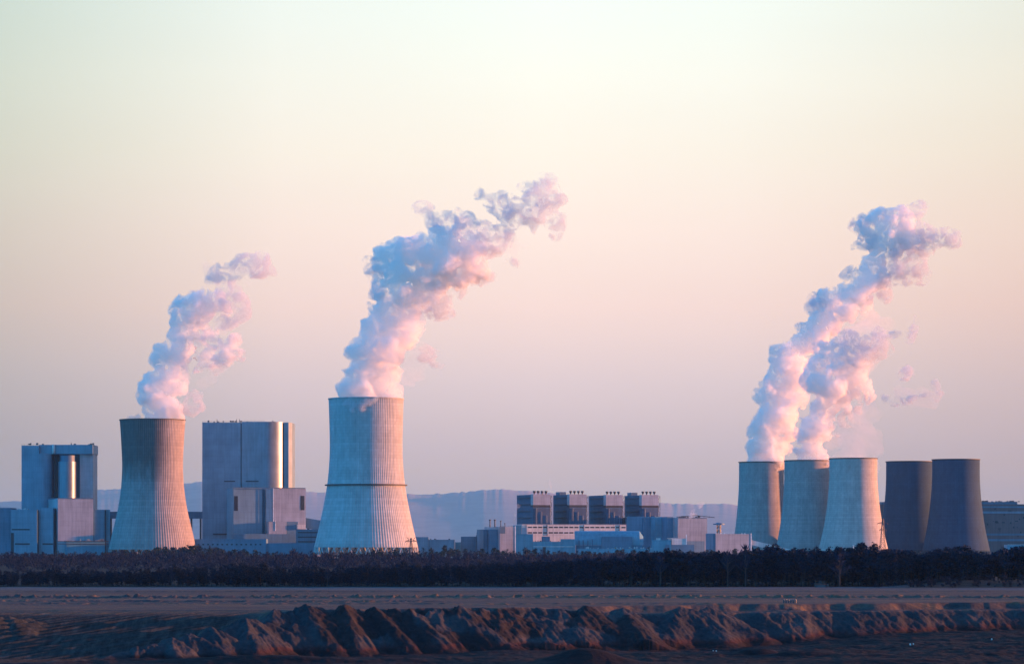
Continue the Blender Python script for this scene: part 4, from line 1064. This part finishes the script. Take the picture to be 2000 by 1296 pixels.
def hull(name, blobs, seed, voxel, rough, childs=(9, 5)):
    """cauliflower skin: spheres budding smaller spheres, fused by a voxel remesh and roughened"""
    rg = random.Random(seed); VV, FF, off = [], [], [0]
    def ball(p, r, sub):
        v, f = ICO[sub]; VV.append(v * (r, r * rg.uniform(.9, 1.1), r * rg.uniform(.88, 1.08)) + np.array(p)); FF.append(f + off[0]); off[0] += len(v)
    for p, r in blobs:
        ball(p, r * .95, 2)
        for i in range(childs[0]):
            d = Vector((rg.gauss(0, 1), rg.gauss(0, 1), rg.gauss(0, 1))).normalized(); rc = r * rg.uniform(.28, .5); q = p + d * (r * 1.02 - rc * .75)
            ball(q, rc, 2)
            for j in range(childs[1]):
                d2 = (d * .8 + Vector((rg.gauss(0, 1), rg.gauss(0, 1), rg.gauss(0, 1)))).normalized(); r2 = rc * rg.uniform(.25, .48)
                ball(q + d2 * (rc * 1.02 - r2 * .6), r2, 1)
    VV = np.concatenate(VV); FF = np.concatenate(FF); me = bpy.data.meshes.new(name); tri_fill(me, VV, FF)
    o = bpy.data.objects.new('tmp', me); COL.objects.link(o)
    md = o.modifiers.new('r', 'REMESH'); md.mode = 'VOXEL'; md.voxel_size = voxel; md.adaptivity = 0
    dg = bpy.context.evaluated_depsgraph_get(); ev = o.evaluated_get(dg)
    m2 = bpy.data.meshes.new_from_object(ev); m2.name = name
    bpy.data.objects.remove(o); bpy.data.meshes.remove(me)
    n = len(m2.vertices); co = np.empty(n * 3); m2.vertices.foreach_get('co', co); co = co.reshape(-1, 3)
    no = np.empty(n * 3); m2.vertices.foreach_get('normal', no); no = no.reshape(-1, 3)
    q = co + seed * 31.7
    jit = np.stack([vn3(q / 24 + 7.1), vn3(q / 24 + 31.3), vn3(q / 24 + 57.7)], -1) * 13 - 6.5
    jit += np.stack([vn3(q / 9 + 17.1), vn3(q / 9 + 41.3), vn3(q / 9 + 67.7)], -1) * 3.4 - 1.7
    if voxel < 1: jit *= .15
    dsp = (.55 - worley(q / 7.5)) * 3.6 + (.5 - worley(q / 3.6)) * 2.4 + (.5 - worley(q / 1.9)) * .9 + (vn3(q / 13.0) - .5) * 5.0
    co = co + no * (dsp * rough)[:, None] + jit
    m2.vertices.foreach_set('co', co.ravel()); m2.update(); m2.shade_smooth()
    return m2
def plume(label, D, org, scl, dense, wisps=(), faint=(), seed=1, depth=.35, voxel=1.2, name='steam_plume', mat='steam', fringe=0):
    """dense / wisps / faint: (x, y, r) measured on an enlargement of the photo with origin org and scale scl"""
    rg = random.Random(seed)
    def cv(l, dz, o0):
        r_ = []
        for t in l:
            x, y, r = t[:3]; off = t[3] if len(t) > 3 else 0
            Y = D + off + rg.uniform(-dz, dz) * r / scl / F * D * 1.2
            r_.append((Vector((PX(org[0] + x / scl, Y), Y, PZ(org[1] + y / scl, Y))) - o0, r / scl / F * D))
        return r_
    first = (dense or faint or wisps)[0]; o0 = Vector((PX(org[0] + first[0] / scl, D), D, PZ(org[1] + first[1] / scl, D)))
    root = thing(name, label, 'steam', o0, 0, 'steam plumes from the cooling towers' if name == 'steam_plume' else 'small steam puffs over the plant')
    if dense: link_mesh('billow', hull('billow', cv(dense, depth, o0), seed, voxel, 1.0), M[mat], root)
    if wisps:
        big = [(t[0], t[1], t[2] * 1.6, *t[3:]) for t in wisps] + [(t[0], t[1], t[2] * 1.18, 0) for t in dense if t[1] < fringe]
        link_mesh('wisp', hull('wisp', cv(big, .3, o0), seed + 50, voxel * 1.6, .35, (5, 0)), M['steam_thin'], root)
    if faint: link_mesh('veil', hull('veil', cv(faint, .3, o0), seed + 80, voxel * 1.5, .4, (6, 0)), M['steam_faint'], root)
    return root
plume('left steam plume leaning right from the dark-topped ribbed tower', 2950, (220, 470), 3.411,
  dense=[(330,1190,85),(400,1200,60),(270,1185,70),(250,1110,60),(330,1100,120),(395,1110,70),(290,1020,90),(215,960,68),(210,1020,60),(260,915,90),(370,950,95),(330,880,80),(330,790,60),(420,850,100),(470,960,50),(480,900,50),
   (390,730,75),(470,760,90),(450,660,85),(400,640,45),(520,660,70),(440,560,80),(430,470,75),(430,420,45),(500,500,85),(520,400,75),(560,450,80),(600,380,60),(600,480,70),(520,580,70),(660,430,65),(690,370,55),(740,440,55),
   (620,680,70),(640,610,45),(690,690,65),(600,770,55),(590,830,50),(660,800,55),(740,740,60),(790,650,55),(800,720,50),(590,560,50)],
  wisps=[(760,400,60),(820,400,55),(830,470,55),(790,520,50),(850,500,35),(720,530,40),(840,640,30),(850,760,30),(700,830,40),(500,1090,50),(540,1050,55),(570,1100,40),(520,1130,40),(580,1030,30),
   (700,250,50),(760,250,46),(740,280,40),(650,200,30),(625,240,26),(690,165,28),(760,165,28),(815,165,32),(850,195,30),(800,225,30),(640,275,26),(700,320,32),(770,330,30),(830,300,22),(930,150,50),(980,140,50),(1010,190,50),(1050,220,35),(880,130,35),(860,150,25),(960,210,35),(100,1175,22),(140,1170,22)],
  faint=[(650,190,50),(720,170,60),(800,190,60),(860,210,45),(650,260,40),(820,260,40),(900,290,30),(720,560,60),(760,580,50),(660,900,50),(600,950,50)], seed=3)
plume('tall middle steam plume bending right from the tallest ringed tower', 2860, (600, 330), 2.7,
  dense=[(330,1235,90),(250,1230,70),(420,1230,75),(190,1195,55),(300,1170,110),(410,1160,90),(240,1080,50),(320,1070,95),(430,1070,85),(290,960,65),(370,960,110),(470,960,80),(310,930,40),(320,830,60),(400,840,100),(520,860,100),(590,850,60),(610,810,45),
   (360,740,50),(440,740,105),(560,740,85),(620,720,55),(400,650,60),(480,650,85),(580,680,65),(390,590,45),(400,430,48),(420,480,60),(470,400,55),(490,520,95),(540,450,95),(580,400,60),(620,560,90),(640,460,100),(670,380,55),(720,400,75),(740,500,95),(720,590,65),(780,340,55),
   (820,430,95),(840,520,75),(870,350,45),(900,430,65),(910,500,55),(870,570,45),(800,580,55),(700,630,60),(640,640,60),(940,540,35)],
  wisps=[(350,510,35),(370,560,40),(370,650,38),(390,640,30),(690,700,60),(720,730,40),(680,280,38),(740,290,45),(780,270,30),(820,280,40),(860,270,35),(610,210,36),(580,215,22),(655,255,22),(640,270,18),
   (930,330,50),(960,400,55),(1000,340,45),(1050,370,42),(1040,410,32),(1020,430,25),(1000,400,35),(930,590,35),(960,580,30),(820,650,35),(640,960,40),(620,960,30),(690,1020,16),(720,1040,14),
   (1000,185,38),(1050,180,50),(1060,220,45),(1110,225,52),(1090,260,40),(1170,215,50),(1200,150,50),(1240,110,50),(1270,95,36),(1260,170,52),(1310,165,36),(1270,240,36),(1230,260,30),(1210,300,20),(1330,290,36),(1320,330,26),(1345,280,22),(920,145,24),(905,150,14),(1140,85,16),(1165,70,12),
   (1075,508,22),(1050,510,16),(1105,498,14),(200,1226,22,-36),(250,1230,20,-38),(300,1224,22,-38),(350,1220,18,-36)],
  faint=[(940,340,70),(1000,380,70),(1080,400,50),(700,760,60),(600,1000,60),(560,1060,60),(520,1120,50),(1150,250,60),(1250,200,60),(1150,400,22)], seed=5)
plume('steam plume rising from the leftmost tower of the five, the tallest of the right group', 3620, (1420, 370), 2.356,
  dense=[(180,1275,85),(120,1265,45),(230,1270,55),(150,1190,62),(220,1180,75),(130,1120,42),(190,1110,80),(260,1110,60),(130,1070,35),(200,1040,75),(270,1030,70),(135,985,30),(170,970,50),(240,960,80),(310,960,52),(180,900,40),(220,880,60),(300,880,75),(215,820,38),(250,800,62),(310,800,65),(230,750,45),(290,735,50),(340,720,50),
   (385,670,45),(400,700,60),(370,640,38),(440,640,70),(420,600,48),(480,600,70),(460,560,45),(460,505,42),(500,530,60),(560,550,62),(540,470,55),(590,480,65),(640,510,50),(600,420,50),(650,430,60),(690,450,45),(650,370,48),(690,370,50),(660,330,40),(710,320,38),(680,300,35),
   (690,250,45),(650,170,52),(640,205,35),(700,130,52),(760,110,42),(800,105,40),(740,190,65),(700,210,45),(820,180,55),(840,130,30),(780,240,45),(860,230,42),(850,270,36)],
  wisps=[(610,150,30),(630,230,30),(900,210,45),(940,245,42),(990,220,35),(1030,235,28),(1050,205,16),(900,280,35),(880,100,30),(900,85,22),(780,290,50),(780,340,45),(760,390,45),(820,390,42),(860,370,42),(890,400,32),(920,400,20),(830,420,30),(860,330,25),(720,480,30),(740,410,30),(580,250,12),(600,240,12),(570,380,25),(560,400,22),(400,520,26),(390,545,22),(420,540,22),(340,640,16)],
  faint=[(640,600,55),(600,640,55),(560,660,50),(690,600,45),(740,610,35)], seed=7)
plume('billowing steam plume from the second tower of the five, spreading right below the tallest one', 3555, (1420, 370), 2.356,
  dense=[(420,1265,52),(370,1260,40),(350,1200,34),(400,1190,55),(440,1210,40),(360,1120,40),(420,1110,60),(460,1130,35),(380,1060,42),(440,1050,58),(480,1080,38),(410,1000,36),(460,980,58),(505,1010,45),(390,900,55),(365,870,30),(440,890,75),(500,920,75),(380,820,45),(430,800,65),(500,820,80),(460,750,50),(520,760,55),(560,790,48),(420,740,40),(490,720,30),(530,880,60),
   (570,900,50),(540,970,45),(560,1010,32),(600,800,46),(635,808,34),(600,860,44),(628,905,38),(648,938,30),(608,955,28),(585,930,38)],
  wisps=[(670,825,18),(660,950,22),(560,1040,32),(545,1070,22),(620,995,18),(510,1135,10),(620,760,50),(660,730,50),(690,700,40),(720,735,25),(740,730,12),(550,700,45)],
  faint=[(600,680,60),(640,640,55),(680,680,50),(560,650,45),(650,780,60),(600,1040,50),(500,1150,45)], seed=9)
plume('faint pink veil of steam above the palest tower of the five', 3490, (1420, 370), 2.356, dense=[],
  wisps=[(770,660,16),(740,665,12),(800,655,12),(850,675,22),(875,650,16),(885,615,14),(745,945,14),(770,957,15),(800,963,17),(835,966,17),(870,960,17),(905,952,15),(935,946,14),(815,830,22),(845,825,15),(800,850,14),(965,890,14),(978,915,14),(985,945,15),(970,980,12)],
  faint=[(580,1270,85),(640,1265,60),(520,1260,50),(600,1200,80),(660,1180,60),(560,1150,70),(640,1110,65),(690,1120,40),(600,1060,55),(680,1040,40),(640,1000,40),(850,960,50),(920,950,50),(790,950,40),(980,920,30),(950,970,30),(820,850,40)], seed=13)
plume('tiny bright steam puff over the leftmost boiler house', 3275, (820, 900), 5.882, dense=[], wisps=[(1480,350,12),(1470,310,12),(1465,275,14),(1460,250,11)], seed=21, voxel=.8, name='steam_puff')
plume('small mauve steam puff at the left flank of the boiler houses', 3240, (820, 900), 5.882, dense=[], wisps=[(1105,600,16),(1115,570,22),(1150,560,20),(1180,550,14),(1100,640,12),(1095,680,10)], seed=22, voxel=.8, name='steam_puff')
plume('small bright steam puff above the grey mill front', 3200, (1140, 900), 5.882, dense=[], wisps=[(1235,590,24),(1270,570,26),(1300,590,22),(1215,605,14),(1350,530,22),(1370,560,18),(1390,520,16)], seed=23, voxel=.8, name='steam_puff')

# ------------------------------------------------------------------ haze
HAZE = 1.7e-5
m = bpy.data.materials.new('haze_air'); m.use_nodes = True; nt = m.node_tree
for n in list(nt.nodes): nt.nodes.remove(n)
out = N(nt, 'ShaderNodeOutputMaterial'); v = N(nt, 'ShaderNodeVolumePrincipled'); L(nt, v.outputs[0], out.inputs['Volume'])
v.inputs['Color'].default_value = (.26, .56, .84, 1); v.inputs['Density'].default_value = HAZE; v.inputs['Anisotropy'].default_value = 0.0
o = MB().box(-75000, 75000, -400, 47000, -16, 860).build('haze', m); tag(o, kind='stuff')


# ------------------------------------------------------------------ render settings
scene.render.engine = 'CYCLES'
scene.view_settings.view_transform = 'Standard'; scene.view_settings.look = 'None'
scene.view_settings.exposure = EXPO; scene.view_settings.gamma = 1.0; scene.view_settings.use_curve_mapping = False
c = scene.cycles
c.use_denoising = True
try: c.denoiser = 'OPENIMAGEDENOISE'
except Exception: pass
c.max_bounces = 24; c.diffuse_bounces = 3; c.glossy_bounces = 3; c.volume_bounces = 20; c.transparent_max_bounces = 64
c.sample_clamp_indirect = 6.0
